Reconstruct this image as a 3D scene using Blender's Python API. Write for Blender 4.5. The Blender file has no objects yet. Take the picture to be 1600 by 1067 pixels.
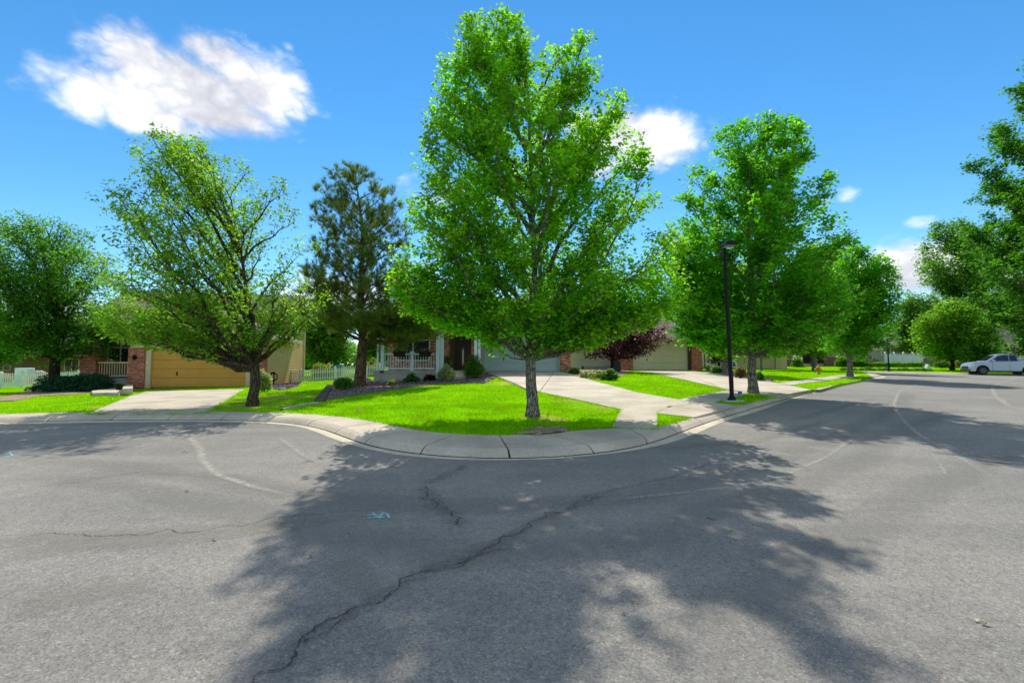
import bpy, bmesh, math, random
import numpy as np
from mathutils import Vector, geometry
random.seed(7); RNG = np.random.default_rng(7)
R = math.radians; PI = math.pi
SC = bpy.context.scene; COL = SC.collection
# ------------------------------------------------------------------ camera
F, PITCH, CAMZ = 711.0, math.atan(34.5/711.0), 1.5
cam = bpy.data.objects.new('camera', bpy.data.cameras.new('camera')); COL.objects.link(cam)
cam.data.sensor_width = 36.0; cam.data.lens = 36.0*F/1600.0
cam.data.clip_start = 0.05; cam.data.clip_end = 6000
cam.location = (0, 0, CAMZ); cam.rotation_euler = (PI/2+PITCH, 0, 0)
SC.camera = cam
SUN_EL, SUN_AZ = R(48.5), R(0.0)          # the sun stands ahead of the camera, a little to its left
sun_dir = Vector((-math.sin(SUN_AZ)*math.cos(SUN_EL), math.cos(SUN_AZ)*math.cos(SUN_EL), math.sin(SUN_EL)))
sl = bpy.data.lights.new('sun', 'SUN'); sl.energy = 2.75; sl.angle = R(0.6); sl.color = (1.0, 0.95, 0.86)
so = bpy.data.objects.new('sun', sl); COL.objects.link(so)
so.rotation_euler = sun_dir.to_track_quat('Z', 'Y').to_euler(); so.location = (0, 0, 60)
SC.view_settings.view_transform = 'Standard'; SC.view_settings.look = 'None'
SC.view_settings.gamma = 1.0; SC.view_settings.use_curve_mapping = False
SC.view_settings.exposure = 0.76
SC.cycles.max_bounces = 12; SC.cycles.transparent_max_bounces = 12
SC.cycles.transmission_bounces = 8; SC.cycles.diffuse_bounces = 7
SC.cycles.sample_clamp_indirect = 6.0

# ------------------------------------------------------------------ node helpers
class NT:
    def __init__(self, tree): self.t = tree; self.n = tree.nodes; self.l = tree.links
    def new(self, kind, **kw):
        nd = self.n.new('ShaderNode'+kind)
        for k, v in kw.items():
            if k == 'inp':
                for i, val in v.items(): self.put(nd, i, val)
            else: setattr(nd, k, v)
        return nd
    def put(self, nd, i, val):
        if isinstance(val, bpy.types.NodeSocket): self.l.new(val, nd.inputs[i])
        else: nd.inputs[i].default_value = val
    def m(self, op, a, b=None, c=None, clamp=False):
        nd = self.n.new('ShaderNodeMath'); nd.operation = op; nd.use_clamp = clamp
        self.put(nd, 0, a)
        if b is not None: self.put(nd, 1, b)
        if c is not None: self.put(nd, 2, c)
        return nd.outputs[0]
    def mix(self, f, a, b, mode='MIX'):
        nd = self.n.new('ShaderNodeMix'); nd.data_type = 'RGBA'; nd.blend_type = mode
        self.put(nd, 0, f); self.put(nd, 6, a); self.put(nd, 7, b); return nd.outputs[2]
    def ramp(self, f, stops):
        nd = self.n.new('ShaderNodeValToRGB'); e = nd.color_ramp.elements
        while len(e) < len(stops): e.new(0.5)
        for k, (p, c) in enumerate(stops):
            e[k].position = p; e[k].color = c if len(c) == 4 else (*c, 1)
        self.put(nd, 0, f); return nd.outputs[0]
    def maprange(self, v, a, b, c=0.0, d=1.0, smooth=True):
        nd = self.n.new('ShaderNodeMapRange'); nd.interpolation_type = 'SMOOTHSTEP' if smooth else 'LINEAR'
        self.put(nd, 0, v); self.put(nd, 1, a); self.put(nd, 2, b); self.put(nd, 3, c); self.put(nd, 4, d)
        return nd.outputs[0]
    def noise(self, vec, scale, detail=4, rough=0.55, dist=0.0):
        return self.new('TexNoise', inp={'Vector': vec, 'Scale': scale, 'Detail': detail, 'Roughness': rough, 'Distortion': dist}).outputs[0]
def c4(c): return (c[0], c[1], c[2], 1.0)

# ------------------------------------------------------------------ pixel <-> place
def ray(px, py):
    dx = (px-800)/F; dy = (533.5-py)/F
    return np.array([dx, math.cos(PITCH)-dy*math.sin(PITCH), math.sin(PITCH)+dy*math.cos(PITCH)])
def P(px, py, Y):
    d = ray(px, py); return Vector((d[0]*Y/d[1], Y, CAMZ+d[2]*Y/d[1]))
def X(px, Y): return P(px, 568, Y).x
def Z(py, Y): return P(800, py, Y).z

# ------------------------------------------------------------------ world: clear daylight sky with a few clouds in view, added fill cloud elsewhere
world = bpy.data.worlds.new('World'); SC.world = world; world.use_nodes = True
w = NT(world.node_tree); w.n.clear()
sky = w.new('TexSky', sky_type='NISHITA', sun_disc=False, sun_elevation=SUN_EL, sun_rotation=-SUN_AZ,
            altitude=1600, air_density=1.0, dust_density=0.0, ozone_density=3.0)
hs = w.new('HueSaturation', inp={'Hue': 0.492, 'Saturation': 1.25, 'Value': 0.86, 'Color': sky.outputs[0]})
skycol = hs.outputs[0]
gen = w.new('TexCoord').outputs['Generated']
sep = w.new('SeparateXYZ', inp={0: gen})
az = w.m('ARCTAN2', sep.outputs[0], sep.outputs[1]); el = w.m('ARCSINE', sep.outputs[2])
comb = w.new('CombineXYZ', inp={0: az, 1: w.m('MULTIPLY', el, 1.6), 2: 0.0}).outputs[0]
n0 = w.noise(comb, 7.0, 8, 0.58, 0.0); bl = w.noise(comb, 15.0, 5, 0.5, 0.0)
n1 = w.m('ADD', w.m('MULTIPLY', n0, 0.62), w.m('MULTIPLY', w.m('ABSOLUTE', w.m('MULTIPLY_ADD', bl, 2.0, -1.0)), 0.55)); n2 = w.noise(comb, 3.2, 3, 0.5)
def azel(px, py):
    d = ray(px, py); d = d/np.linalg.norm(d); return math.atan2(d[0], d[1]), math.asin(d[2])
# (x, y, half width, half height, strength) of each cloud lump, measured in the photograph and turned into sky angles
LUMPS = [(190,150,115,52,1.0),(215,95,70,62,1.0),(300,140,150,62,1.12),(400,135,95,62,1.1),(340,85,75,42,0.85),(135,160,60,40,0.9),(185,64,45,26,.8),(230,182,95,36,1.1),(310,165,150,44,1.1),
         (1010,222,95,52,1.1),(955,215,70,50,1.1),(900,190,40,26,.8),(920,262,70,26,.85),(875,255,60,55,.8),
         (1328,303,30,18,0.60),(1288,316,26,14,0.52),(1443,347,36,17,0.58),(1420,420,120,48,1.15),(1480,405,90,40,1.0),(1360,425,80,34,.95),
         (450,72,16,10,.55),(372,217,18,11,.5),(1560,430,90,30,.8),(700,300,120,40,.55),(60,480,130,40,.72),(510,470,130,55,.75),(640,440,120,45,.6)]
dens = None
for (px, py, rx, ry, s) in LUMPS:
    a0, e0 = azel(px, py); a1, _ = azel(px+rx, py); _, e1 = azel(px, py-ry)
    u = w.m('DIVIDE', w.m('SUBTRACT', az, a0), abs(a1-a0)); v = w.m('DIVIDE', w.m('SUBTRACT', el, e0), abs(e1-e0))
    d2 = w.m('ADD', w.m('MULTIPLY', u, u), w.m('MULTIPLY', v, v))
    g = w.m('MULTIPLY', w.m('EXPONENT', w.m('MULTIPLY', d2, -0.9)), s)
    dens = g if dens is None else w.m('MAXIMUM', w.m('MULTIPLY', w.m('ADD', dens, g), 0.5), w.m('MAXIMUM', dens, g))
# heavier cloud added over the unseen dome, as bright fill for shaded fronts and crowns
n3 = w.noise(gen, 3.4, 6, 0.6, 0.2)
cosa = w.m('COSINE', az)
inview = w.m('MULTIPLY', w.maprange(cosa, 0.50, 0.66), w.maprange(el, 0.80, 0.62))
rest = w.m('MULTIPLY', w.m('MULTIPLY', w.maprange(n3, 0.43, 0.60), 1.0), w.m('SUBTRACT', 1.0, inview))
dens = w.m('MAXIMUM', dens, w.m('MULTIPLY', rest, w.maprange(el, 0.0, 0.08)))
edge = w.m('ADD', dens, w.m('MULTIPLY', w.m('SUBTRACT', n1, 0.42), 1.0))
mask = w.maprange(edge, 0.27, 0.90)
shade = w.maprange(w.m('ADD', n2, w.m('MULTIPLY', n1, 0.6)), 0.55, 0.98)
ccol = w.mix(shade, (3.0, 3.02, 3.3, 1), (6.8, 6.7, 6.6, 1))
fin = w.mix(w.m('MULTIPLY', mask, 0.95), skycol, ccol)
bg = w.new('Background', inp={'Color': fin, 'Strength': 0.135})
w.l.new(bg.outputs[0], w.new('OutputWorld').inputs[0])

# ------------------------------------------------------------------ lie of the land
CP = np.array([(0,0,0),(0,7,0),(-10,5,-.02),(-14,12,0),(-25,12,-.05),(-19,26,-.06),(-32,31,-.24),(-34,37,-.15),(-10,16,.05),(-7.9,23.5,.30),
 (-5.5,25.5,.42),(-14,34,.02),(-12,42,.45),(-1.8,29.8,.85),(3,29.8,.85),(0,40,.95),(10.6,39.8,.78),(15.5,39.8,.78),(6.7,13.8,.24),(35.6,43,.58),(44,43,.44),(47,41.5,.42),
 (.5,11.5,.07),(2.4,10.8,.0),(10,4,0),(15,8,.05),(20,15,.18),(30,27,.42),(21.5,25.5,.36),(60,40,.4),(35,60,1.0),(55,62,1.05),(0,60,1.0),(-40,60,-.1),
 (0,-20,0),(-30,-10,-.05),(30,-10,.05),(80,70,.9),(-70,30,-.3),(28,53,.72)], float)
def _ker(d2): return np.sqrt(d2+16.0)
_D = ((CP[:, None, :2]-CP[None, :, :2])**2).sum(-1)
_A = np.block([[_ker(_D)+np.eye(len(CP))*-0.15, np.ones((len(CP), 1))], [np.ones((1, len(CP))), np.zeros((1, 1))]])
_W = np.linalg.solve(_A, np.append(CP[:, 2], 0))
def gv(x, y):
    x = np.asarray(x, float); y = np.asarray(y, float)
    d = (x[..., None]-CP[:, 0])**2+(y[..., None]-CP[:, 1])**2
    z = _ker(d)@_W[:-1]+_W[-1]
    f = np.clip((np.hypot(x, y-20)-75)/50, 0, 1); f = f*f*(3-2*f)
    return z*(1-f)+0.45*f
def g(x, y): return float(gv(x, y))
def G(px, py, off=0.0):
    """the place on the ground (raised by off) seen at a pixel"""
    d = ray(px, py); ts = np.linspace(1.0, 140, 1400)
    h = CAMZ+d[2]*ts-(gv(d[0]*ts, d[1]*ts)+off)
    k = np.where(h < 0)[0]
    if len(k) == 0: t = 140.0
    else:
        a = ts[k[0]-1] if k[0] > 0 else 0.1; b = ts[k[0]]
        for _ in range(25):
            c = (a+b)/2
            if CAMZ+d[2]*c-(g(d[0]*c, d[1]*c)+off) < 0: b = c
            else: a = c
        t = b
    return (float(d[0]*t), float(d[1]*t))
def GG(pts, off=0.0): return [G(px, py, off) for px, py in pts]

# ------------------------------------------------------------------ materials
MATS = {}
def mat(name, col, rough=0.7, var=0.0, vscale=4.0, bump=0.0, bscale=60.0, island=0.0, spec=0.3, metal=0.0, stretch=None, col2=None, fine=0.0):
    if name in MATS: return MATS[name]
    m = bpy.data.materials.new(name); m.use_nodes = True; t = NT(m.node_tree); t.n.clear()
    b = t.new('BsdfPrincipled'); out = t.new('OutputMaterial'); t.l.new(b.outputs[0], out.inputs[0])
    b.inputs['Roughness'].default_value = rough; b.inputs['Specular IOR Level'].default_value = spec; b.inputs['Metallic'].default_value = metal
    vec = t.new('TexCoord').outputs['Object']
    if stretch: vec = t.new('Mapping', inp={'Vector': vec, 'Scale': stretch}).outputs[0]
    c = c4(col)
    if var or col2:
        n = t.maprange(t.noise(vec, vscale, 5, 0.6), 0.32, 0.68)
        a = c4(col2) if col2 else c4([x*(1-var) for x in col]); bb = c4(col) if col2 else c4([x*(1+var) for x in col])
        c = t.mix(n, a, bb)
    if fine:
        n = t.maprange(t.noise(vec, bscale, 2, 0.5), 0.3, 0.7)
        c = t.mix(1.0, c, t.mix(n, c4([1-fine]*3), c4([1+fine]*3)), 'MULTIPLY')
    if island:
        r = t.new('NewGeometry').outputs['Random Per Island']
        h = t.new('HueSaturation', inp={'Value': t.m('MULTIPLY_ADD', r, 2*island, 1-island), 'Saturation': 1.0,
                 'Hue': t.m('MULTIPLY_ADD', t.m('FRACT', t.m('MULTIPLY', r, 7.31)), island*0.05, 0.5-island*0.025), 'Color': c})
        c = h.outputs[0]
    t.put(b, 'Base Color', c)
    if bump:
        bn = t.new('Bump', inp={'Strength': bump, 'Distance': 0.02, 'Height': t.noise(vec, bscale, 4, 0.6)})
        t.l.new(bn.outputs[0], b.inputs['Normal'])
    MATS[name] = m; return m
def leaf_mat(name, col, trans=0.45, var=0.35, tcol=None, rough=0.5, gloss=0.25):
    m = bpy.data.materials.new(name); m.use_nodes = True; t = NT(m.node_tree); t.n.clear()
    geo = t.new('NewGeometry'); r = geo.outputs['Random Per Island']
    pos = t.new('TexCoord').outputs['Object']
    n = t.maprange(t.noise(pos, 1.1, 2, 0.5), 0.35, 0.65)
    val = t.m('MULTIPLY', t.m('MULTIPLY_ADD', r, 2*var, 1-var), t.m('MULTIPLY_ADD', n, 0.3, 0.85))
    hue = t.m('MULTIPLY_ADD', t.m('FRACT', t.m('MULTIPLY', r, 5.7)), -0.04, 0.517)
    h = t.new('HueSaturation', inp={'Hue': hue, 'Saturation': 1.0, 'Value': val, 'Color': c4(col)}).outputs[0]
    tc = tcol or [min(1, col[0]*2.0), min(1, col[1]*1.9), col[2]*0.9]
    h2 = t.new('HueSaturation', inp={'Hue': hue, 'Saturation': 1.0, 'Value': val, 'Color': c4(tc)}).outputs[0]
    p = t.new('BsdfPrincipled', inp={'Base Color': h, 'Roughness': rough, 'Specular IOR Level': gloss})
    tr = t.new('BsdfTranslucent', inp={'Color': h2})
    mx = t.new('MixShader', inp={0: trans, 1: p.outputs[0], 2: tr.outputs[0]})
    t.l.new(mx.outputs[0], t.new('OutputMaterial').inputs[0]); MATS[name] = m; return m

def asphalt_mat():
    m = bpy.data.materials.new('asphalt'); m.use_nodes = True; t = NT(m.node_tree); t.n.clear()
    pos = t.new('TexCoord').outputs['Object']
    big = t.maprange(t.noise(pos, 0.20, 6, 0.65, 1.0), 0.34, 0.66); mid = t.maprange(t.noise(pos, 1.3, 5, 0.65), 0.3, 0.7)
    st = t.new('Mapping', inp={'Vector': pos, 'Rotation': (0, 0, R(-38)), 'Scale': (0.12, 1.6, 1)}).outputs[0]
    trk = t.maprange(t.noise(st, 1.0, 3, 0.5), 0.4, 0.7)
    col = t.mix(big, (0.232, 0.217, 0.190, 1), (0.322, 0.295, 0.246, 1))
    col = t.mix(t.m('MULTIPLY', mid, 0.5), col, (0.205, 0.196, 0.180, 1))
    col = t.mix(t.m('MULTIPLY', trk, 0.45), col, (0.33, 0.305, 0.26, 1))
    oil = t.maprange(t.noise(pos, 0.8, 3, 0.5), 0.66, 0.80); col = t.mix(t.m('MULTIPLY', oil, 0.35), col, (0.11, 0.108, 0.10, 1))
    vo = t.new('TexVoronoi', inp={'Vector': pos, 'Scale': 105.0}); gr = t.new('SeparateColor', inp={0: vo.outputs['Color']}).outputs[0]
    sp = t.ramp(gr, [(0.0, (0.62,)*3), (0.3, (0.92,)*3), (0.8, (1.05,)*3), (0.93, (1.2,)*3), (1.0, (1.5,)*3)])
    vo2 = t.new('TexVoronoi', inp={'Vector': pos, 'Scale': 30.0}); g2 = t.new('SeparateColor', inp={0: vo2.outputs['Color']}).outputs[1]
    sp2 = t.ramp(g2, [(0.0, (0.84,)*3), (0.3, (0.97,)*3), (0.85, (1.03,)*3), (1.0, (1.12,)*3)])
    col = t.mix(1.0, t.mix(1.0, col, sp, 'MULTIPLY'), sp2, 'MULTIPLY')
    b = t.new('BsdfPrincipled', inp={'Base Color': col, 'Roughness': 0.85, 'Specular IOR Level': 0.2})
    bn = t.new('Bump', inp={'Strength': 0.4, 'Distance': 0.005, 'Height': t.m('ADD', vo.outputs['Distance'], t.noise(pos, 40, 3))})
    t.l.new(bn.outputs[0], b.inputs['Normal']); t.l.new(b.outputs[0], t.new('OutputMaterial').inputs[0]); return m
DRYSPOTS = [(G(425,626),1.9),(G(395,640),1.6),(G(945,642),1.1),(G(905,632),1.0),(G(795,603),1.3),(G(650,607),1.2),(G(560,617),1.2),(G(850,662),.9),(G(200,640),1.5),(G(1195,619),1.2),(G(480,625),1.0)]
def lawn_mat():
    m = bpy.data.materials.new('lawn'); m.use_nodes = True; t = NT(m.node_tree); t.n.clear()
    pos = t.new('TexCoord').outputs['Object']
    a = t.maprange(t.noise(pos, 0.55, 5, 0.65, 0.4), 0.34, 0.66); f = t.maprange(t.noise(pos, 28, 3, 0.7), 0.3, 0.7)
    dry = t.maprange(t.noise(pos, 0.9, 6, 0.7, 1.0), 0.60, 0.74)
    col = t.mix(a, (0.190, 0.480, 0.003, 1), (0.280, 0.560, 0.003, 1))
    sx = t.new('SeparateXYZ', inp={0: pos}); wob = t.m('MULTIPLY_ADD', t.noise(pos, 1.7, 4, 0.7), 1.6, -0.8); sp = None
    for (cx, cy), r_ in DRYSPOTS:
        dx = t.m('SUBTRACT', sx.outputs[0], cx); dy = t.m('SUBTRACT', sx.outputs[1], cy); d = t.m('SQRT', t.m('ADD', t.m('MULTIPLY', dx, dx), t.m('MULTIPLY', dy, dy)))
        q = t.maprange(t.m('ADD', t.m('DIVIDE', d, r_), wob), 1.1, 0.1); sp = q if sp is None else t.m('MAXIMUM', sp, q)
    dry = t.m('MAXIMUM', t.m('MULTIPLY', dry, 0.8), t.m('MULTIPLY', sp, t.maprange(t.noise(pos, 6.0, 4, 0.7), 0.3, 0.6)))
    col = t.mix(t.m('MULTIPLY', dry, 0.8), col, (0.62, 0.50, 0.14, 1))
    dull = t.maprange(t.noise(pos, 0.38, 6, 0.7, 0.8), 0.5, 0.68); col = t.mix(t.m('MULTIPLY', dull, 0.55), col, (0.17, 0.36, 0.012, 1))
    col = t.mix(1.0, col, t.ramp(f, [(0, (0.5,)*3), (1, (1.3,)*3)]), 'MULTIPLY')
    b = t.new('BsdfPrincipled', inp={'Base Color': col, 'Roughness': 0.9, 'Specular IOR Level': 0.0})
    bn = t.new('Bump', inp={'Strength': 0.8, 'Distance': 0.03, 'Height': t.noise(pos, 45, 3, 0.7)})
    t.l.new(bn.outputs[0], b.inputs['Normal']); t.l.new(b.outputs[0], t.new('OutputMaterial').inputs[0]); return m
def fade_mat(name, col, dens, rough=0.85):
    """a stain on the road that thins out towards its own edges"""
    m = bpy.data.materials.new(name); m.use_nodes = True; t = NT(m.node_tree); t.n.clear()
    pos = t.new('TexCoord').outputs['Object']
    at = t.new('Attribute', attribute_name='fade').outputs['Fac']
    n = t.maprange(t.noise(pos, 7.0, 5, 0.75), 0.25, 0.72); n2 = t.maprange(t.noise(pos, 60, 2, 0.6), 0.2, 0.7)
    f = t.m('MULTIPLY', t.m('MULTIPLY', at, t.m('MULTIPLY_ADD', n, 0.8, 0.2)), t.m('MULTIPLY', n2, dens), clamp=True)
    b = t.new('BsdfPrincipled', inp={'Base Color': c4(col), 'Roughness': rough, 'Specular IOR Level': 0.15})
    mx = t.new('MixShader', inp={0: f, 1: t.new('BsdfTransparent').outputs[0], 2: b.outputs[0]})
    t.l.new(mx.outputs[0], t.new('OutputMaterial').inputs[0]); return m
def bark_mat(name, c1, c2, sc=14):
    m = bpy.data.materials.new(name); m.use_nodes = True; t = NT(m.node_tree); t.n.clear()
    pos = t.new('Mapping', inp={'Vector': t.new('TexCoord').outputs['Object'], 'Scale': (1, 1, 0.16)}).outputs[0]
    n = t.noise(pos, sc*1.6, 5, 0.65, 0.6); v = t.new('TexVoronoi', feature='DISTANCE_TO_EDGE', inp={'Vector': pos, 'Scale': float(sc), 'Randomness': 1.0}).outputs['Distance']
    k = t.m('MULTIPLY', t.maprange(v, 0.0, 0.16), t.maprange(n, 0.25, 0.62))
    col = t.mix(k, c4(c1), c4(c2))
    b = t.new('BsdfPrincipled', inp={'Base Color': col, 'Roughness': 0.9, 'Specular IOR Level': 0.1})
    bn = t.new('Bump', inp={'Strength': 1.0, 'Distance': 0.03, 'Height': k}); t.l.new(bn.outputs[0], b.inputs['Normal'])
    t.l.new(b.outputs[0], t.new('OutputMaterial').inputs[0]); MATS[name] = m; return m
def shingle_mat(name, c):
    m = bpy.data.materials.new(name); m.use_nodes = True; t = NT(m.node_tree); t.n.clear()
    uv = t.new('UVMap').outputs[0]
    br = t.new('TexBrick', offset=0.5, inp={'Vector': uv, 'Color1': c4([x*0.75 for x in c]), 'Color2': c4([x*1.25 for x in c]), 'Mortar': c4([x*0.4 for x in c]),
               'Scale': 1.0, 'Mortar Size': 0.012, 'Brick Width': 0.3, 'Row Height': 0.14, 'Bias': 0.0})
    col = t.mix(0.3, br.outputs[0], t.mix(t.noise(uv, 2.0, 4), c4([x*0.7 for x in c]), c4([x*1.3 for x in c])))
    b = t.new('BsdfPrincipled', inp={'Base Color': col, 'Roughness': 0.9, 'Specular IOR Level': 0.15})
    bn = t.new('Bump', inp={'Strength': 0.6, 'Distance': 0.02, 'Height': br.outputs['Fac']}); bn.invert = True
    t.l.new(bn.outputs[0], b.inputs['Normal']); t.l.new(b.outputs[0], t.new('OutputMaterial').inputs[0]); MATS[name] = m; return m
def farbrick_mat(name, c):
    m = bpy.data.materials.new(name); m.use_nodes = True; t = NT(m.node_tree); t.n.clear()
    pos = t.new('TexCoord').outputs['Object']; s = t.new('SeparateXYZ', inp={0: pos})
    v = t.new('CombineXYZ', inp={0: t.m('ADD', s.outputs[0], s.outputs[1]), 1: s.outputs[2], 2: 0.0}).outputs[0]
    br = t.new('TexBrick', offset=0.5, inp={'Vector': v, 'Color1': c4([x*0.7 for x in c]), 'Color2': c4([x*1.3 for x in c]), 'Mortar': (0.32, 0.27, 0.22, 1),
               'Scale': 1.0, 'Mortar Size': 0.008, 'Brick Width': 0.21, 'Row Height': 0.075})
    b = t.new('BsdfPrincipled', inp={'Base Color': br.outputs[0], 'Roughness': 0.9, 'Specular IOR Level': 0.1})
    t.l.new(b.outputs[0], t.new('OutputMaterial').inputs[0]); MATS[name] = m; return m
def glass_mat(name, c=(0.02, 0.03, 0.035)):
    return mat(name, c, 0.06, spec=0.6, var=0.25, vscale=1.5)

ASPH = asphalt_mat(); LAWN = lawn_mat()
CONC = mat('concrete', (0.56, 0.475, 0.355), 0.85, 0.18, 0.7, 0.3, 50, fine=0.18)
CONC2 = mat('gutter_concrete', (0.62, 0.525, 0.39), 0.85, 0.12, 1.6, 0.25, 50, fine=0.12)
FOUND = mat('foundation_concrete', (0.46, 0.43, 0.38), 0.9, 0.15, 2.0, 0.3, 30)
JOINT = mat('joint_filler', (0.05, 0.045, 0.04), 0.95, 0.2, 6)
SOIL = mat('soil', (0.33, 0.235, 0.145), 0.95, 0.35, 5, 0.8, 30, fine=0.3)
GRAV = mat('rock_mulch', (0.17, 0.125, 0.115), 0.9, 0.25, 9, 0.9, 35, fine=0.35)
STONE = mat('rock_chip', (0.21, 0.155, 0.145), 0.9, island=0.55)
GROUND = mat('dry_ground', (0.09, 0.13, 0.035), 0.95, 0.3, 0.3)
BRICK_L = mat('red_brick', (0.52, 0.16, 0.085), 0.85, 0.15, 9, 0.3, 60, island=0.5)
BRICK_C = mat('mixed_brick', (0.52, 0.21, 0.12), 0.85, 0.2, 9, 0.3, 60, island=0.8)
MORTAR = mat('mortar', (0.50, 0.44, 0.37), 0.95, 0.1, 10)
FARBRICK = farbrick_mat('distant_brick', (0.27, 0.105, 0.075))
TANDOOR = mat('ochre_paint', (0.74, 0.35, 0.06), 0.55, 0.05, 1.5, spec=0.25)
TANWALL = mat('ochre_siding', (0.70, 0.44, 0.17), 0.7, 0.06, 1.5)
CREAMTRIM = mat('cream_trim', (0.74, 0.58, 0.32), 0.65, 0.05, 2)
BEIGEWALL = mat('beige_siding', (0.62, 0.49, 0.30), 0.7, 0.06, 1.5)
BROWNWALL = mat('brown_siding', (0.24, 0.135, 0.05), 0.75, 0.1, 2)
SAGE = mat('sage_paint', (0.53, 0.66, 0.63), 0.55, 0.05, 1.5, spec=0.25)
BLUETRIM = mat('pale_blue_trim', (0.68, 0.80, 0.82), 0.6, 0.04, 2)
CREAMDOOR = mat('cream_paint', (0.76, 0.65, 0.42), 0.55, 0.04, 1.5, spec=0.25)
PALEWALL = mat('pale_siding', (0.74, 0.66, 0.50), 0.7, 0.05, 1.5)
WHITE = mat('white_paint', (0.78, 0.78, 0.76), 0.55, 0.04, 2)
WHITEF = mat('fence_paint', (0.72, 0.73, 0.68), 0.6, 0.08, 3)
DARKDOOR = mat('dark_wood', (0.035, 0.016, 0.010), 0.4, 0.2, 4)
DARKM = mat('black_metal', (0.010, 0.010, 0.010), 0.5, spec=0.2, var=0.15)
BROWNM = mat('brown_trim', (0.10, 0.055, 0.03), 0.6)
GLASS = glass_mat('window_glass'); BLIND = mat('window_blind', (0.16, 0.19, 0.18), 0.4, spec=0.5)
ROOF_D = shingle_mat('dark_shingle', (0.105, 0.085, 0.078)); ROOF_T = shingle_mat('tan_shingle', (0.30, 0.235, 0.175)); ROOF_G = shingle_mat('grey_shingle', (0.33, 0.30, 0.275))
GREYWALL = mat('grey_siding', (0.46, 0.42, 0.34), 0.75, 0.05, 2)
BARK = bark_mat('maple_bark', (0.07, 0.055, 0.045), (0.60, 0.50, 0.42), 26)
BARK_A = bark_mat('ash_bark', (0.04, 0.03, 0.02), (0.22, 0.16, 0.10), 16)
BARK_P = bark_mat('pine_bark', (0.05, 0.032, 0.02), (0.28, 0.18, 0.12), 12)
BARK_D = bark_mat('dark_bark', (0.02, 0.014, 0.011), (0.085, 0.06, 0.045), 16)
L_MAPLE = leaf_mat('maple_leaf', (0.125, 0.310, 0.012), 0.60, 0.40, (0.34, 0.78, 0.016))
L_MAPLE2 = leaf_mat('deep_maple_leaf', (0.085, 0.270, 0.012), 0.58, 0.40, (0.24, 0.72, 0.016))
L_ASH = leaf_mat('ash_leaf', (0.12, 0.26, 0.022), 0.55, 0.42, (0.32, 0.64, 0.022))
L_PEAR = leaf_mat('pear_leaf', (0.075, 0.20, 0.024), 0.5, 0.48, (0.20, 0.52, 0.02))
L_LIME = leaf_mat('lime_leaf', (0.13, 0.28, 0.010), 0.55, 0.32, (0.32, 0.62, 0.012))
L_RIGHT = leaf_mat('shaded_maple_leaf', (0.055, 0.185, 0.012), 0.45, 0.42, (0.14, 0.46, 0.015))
L_FAR = leaf_mat('far_leaf', (0.085, 0.210, 0.026), 0.5, 0.42, (0.22, 0.52, 0.028))
L_PLUM = leaf_mat('plum_leaf', (0.075, 0.026, 0.028), 0.35, 0.5, (0.17, 0.035, 0.035))
L_PINE = leaf_mat('pine_needle', (0.115, 0.175, 0.022), 0.36, 0.42, (0.23, 0.37, 0.03))
L_SHRUB = leaf_mat('shrub_leaf', (0.085, 0.21, 0.03), 0.4, 0.45)
L_YELLOW = leaf_mat('yellow_green_leaf', (0.22, 0.30, 0.03), 0.4, 0.35)
L_VAR = leaf_mat('variegated_leaf', (0.36, 0.42, 0.20), 0.35, 0.5)
L_JUN = leaf_mat('juniper_needle', (0.018, 0.095, 0.035), 0.2, 0.5)
L_BURG = leaf_mat('burgundy_leaf', (0.06, 0.025, 0.02), 0.25, 0.5)
L_OLIVE = leaf_mat('olive_leaf', (0.20, 0.16, 0.05), 0.35, 0.4)
L_WFLOW = leaf_mat('white_blossom', (0.70, 0.70, 0.62), 0.3, 0.2)
L_ORANGE = leaf_mat('orange_leaf', (0.42, 0.17, 0.03), 0.35, 0.35)
GRASS = leaf_mat('grass_blade', (0.26, 0.55, 0.004), 0.45, 0.35, (0.42, 0.80, 0.006), gloss=0.05)
PETAL = leaf_mat('petal', (0.55, 0.16, 0.13), 0.3, 0.5); PETALY = leaf_mat('petal_yellow', (0.6, 0.42, 0.12), 0.3, 0.5)

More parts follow.
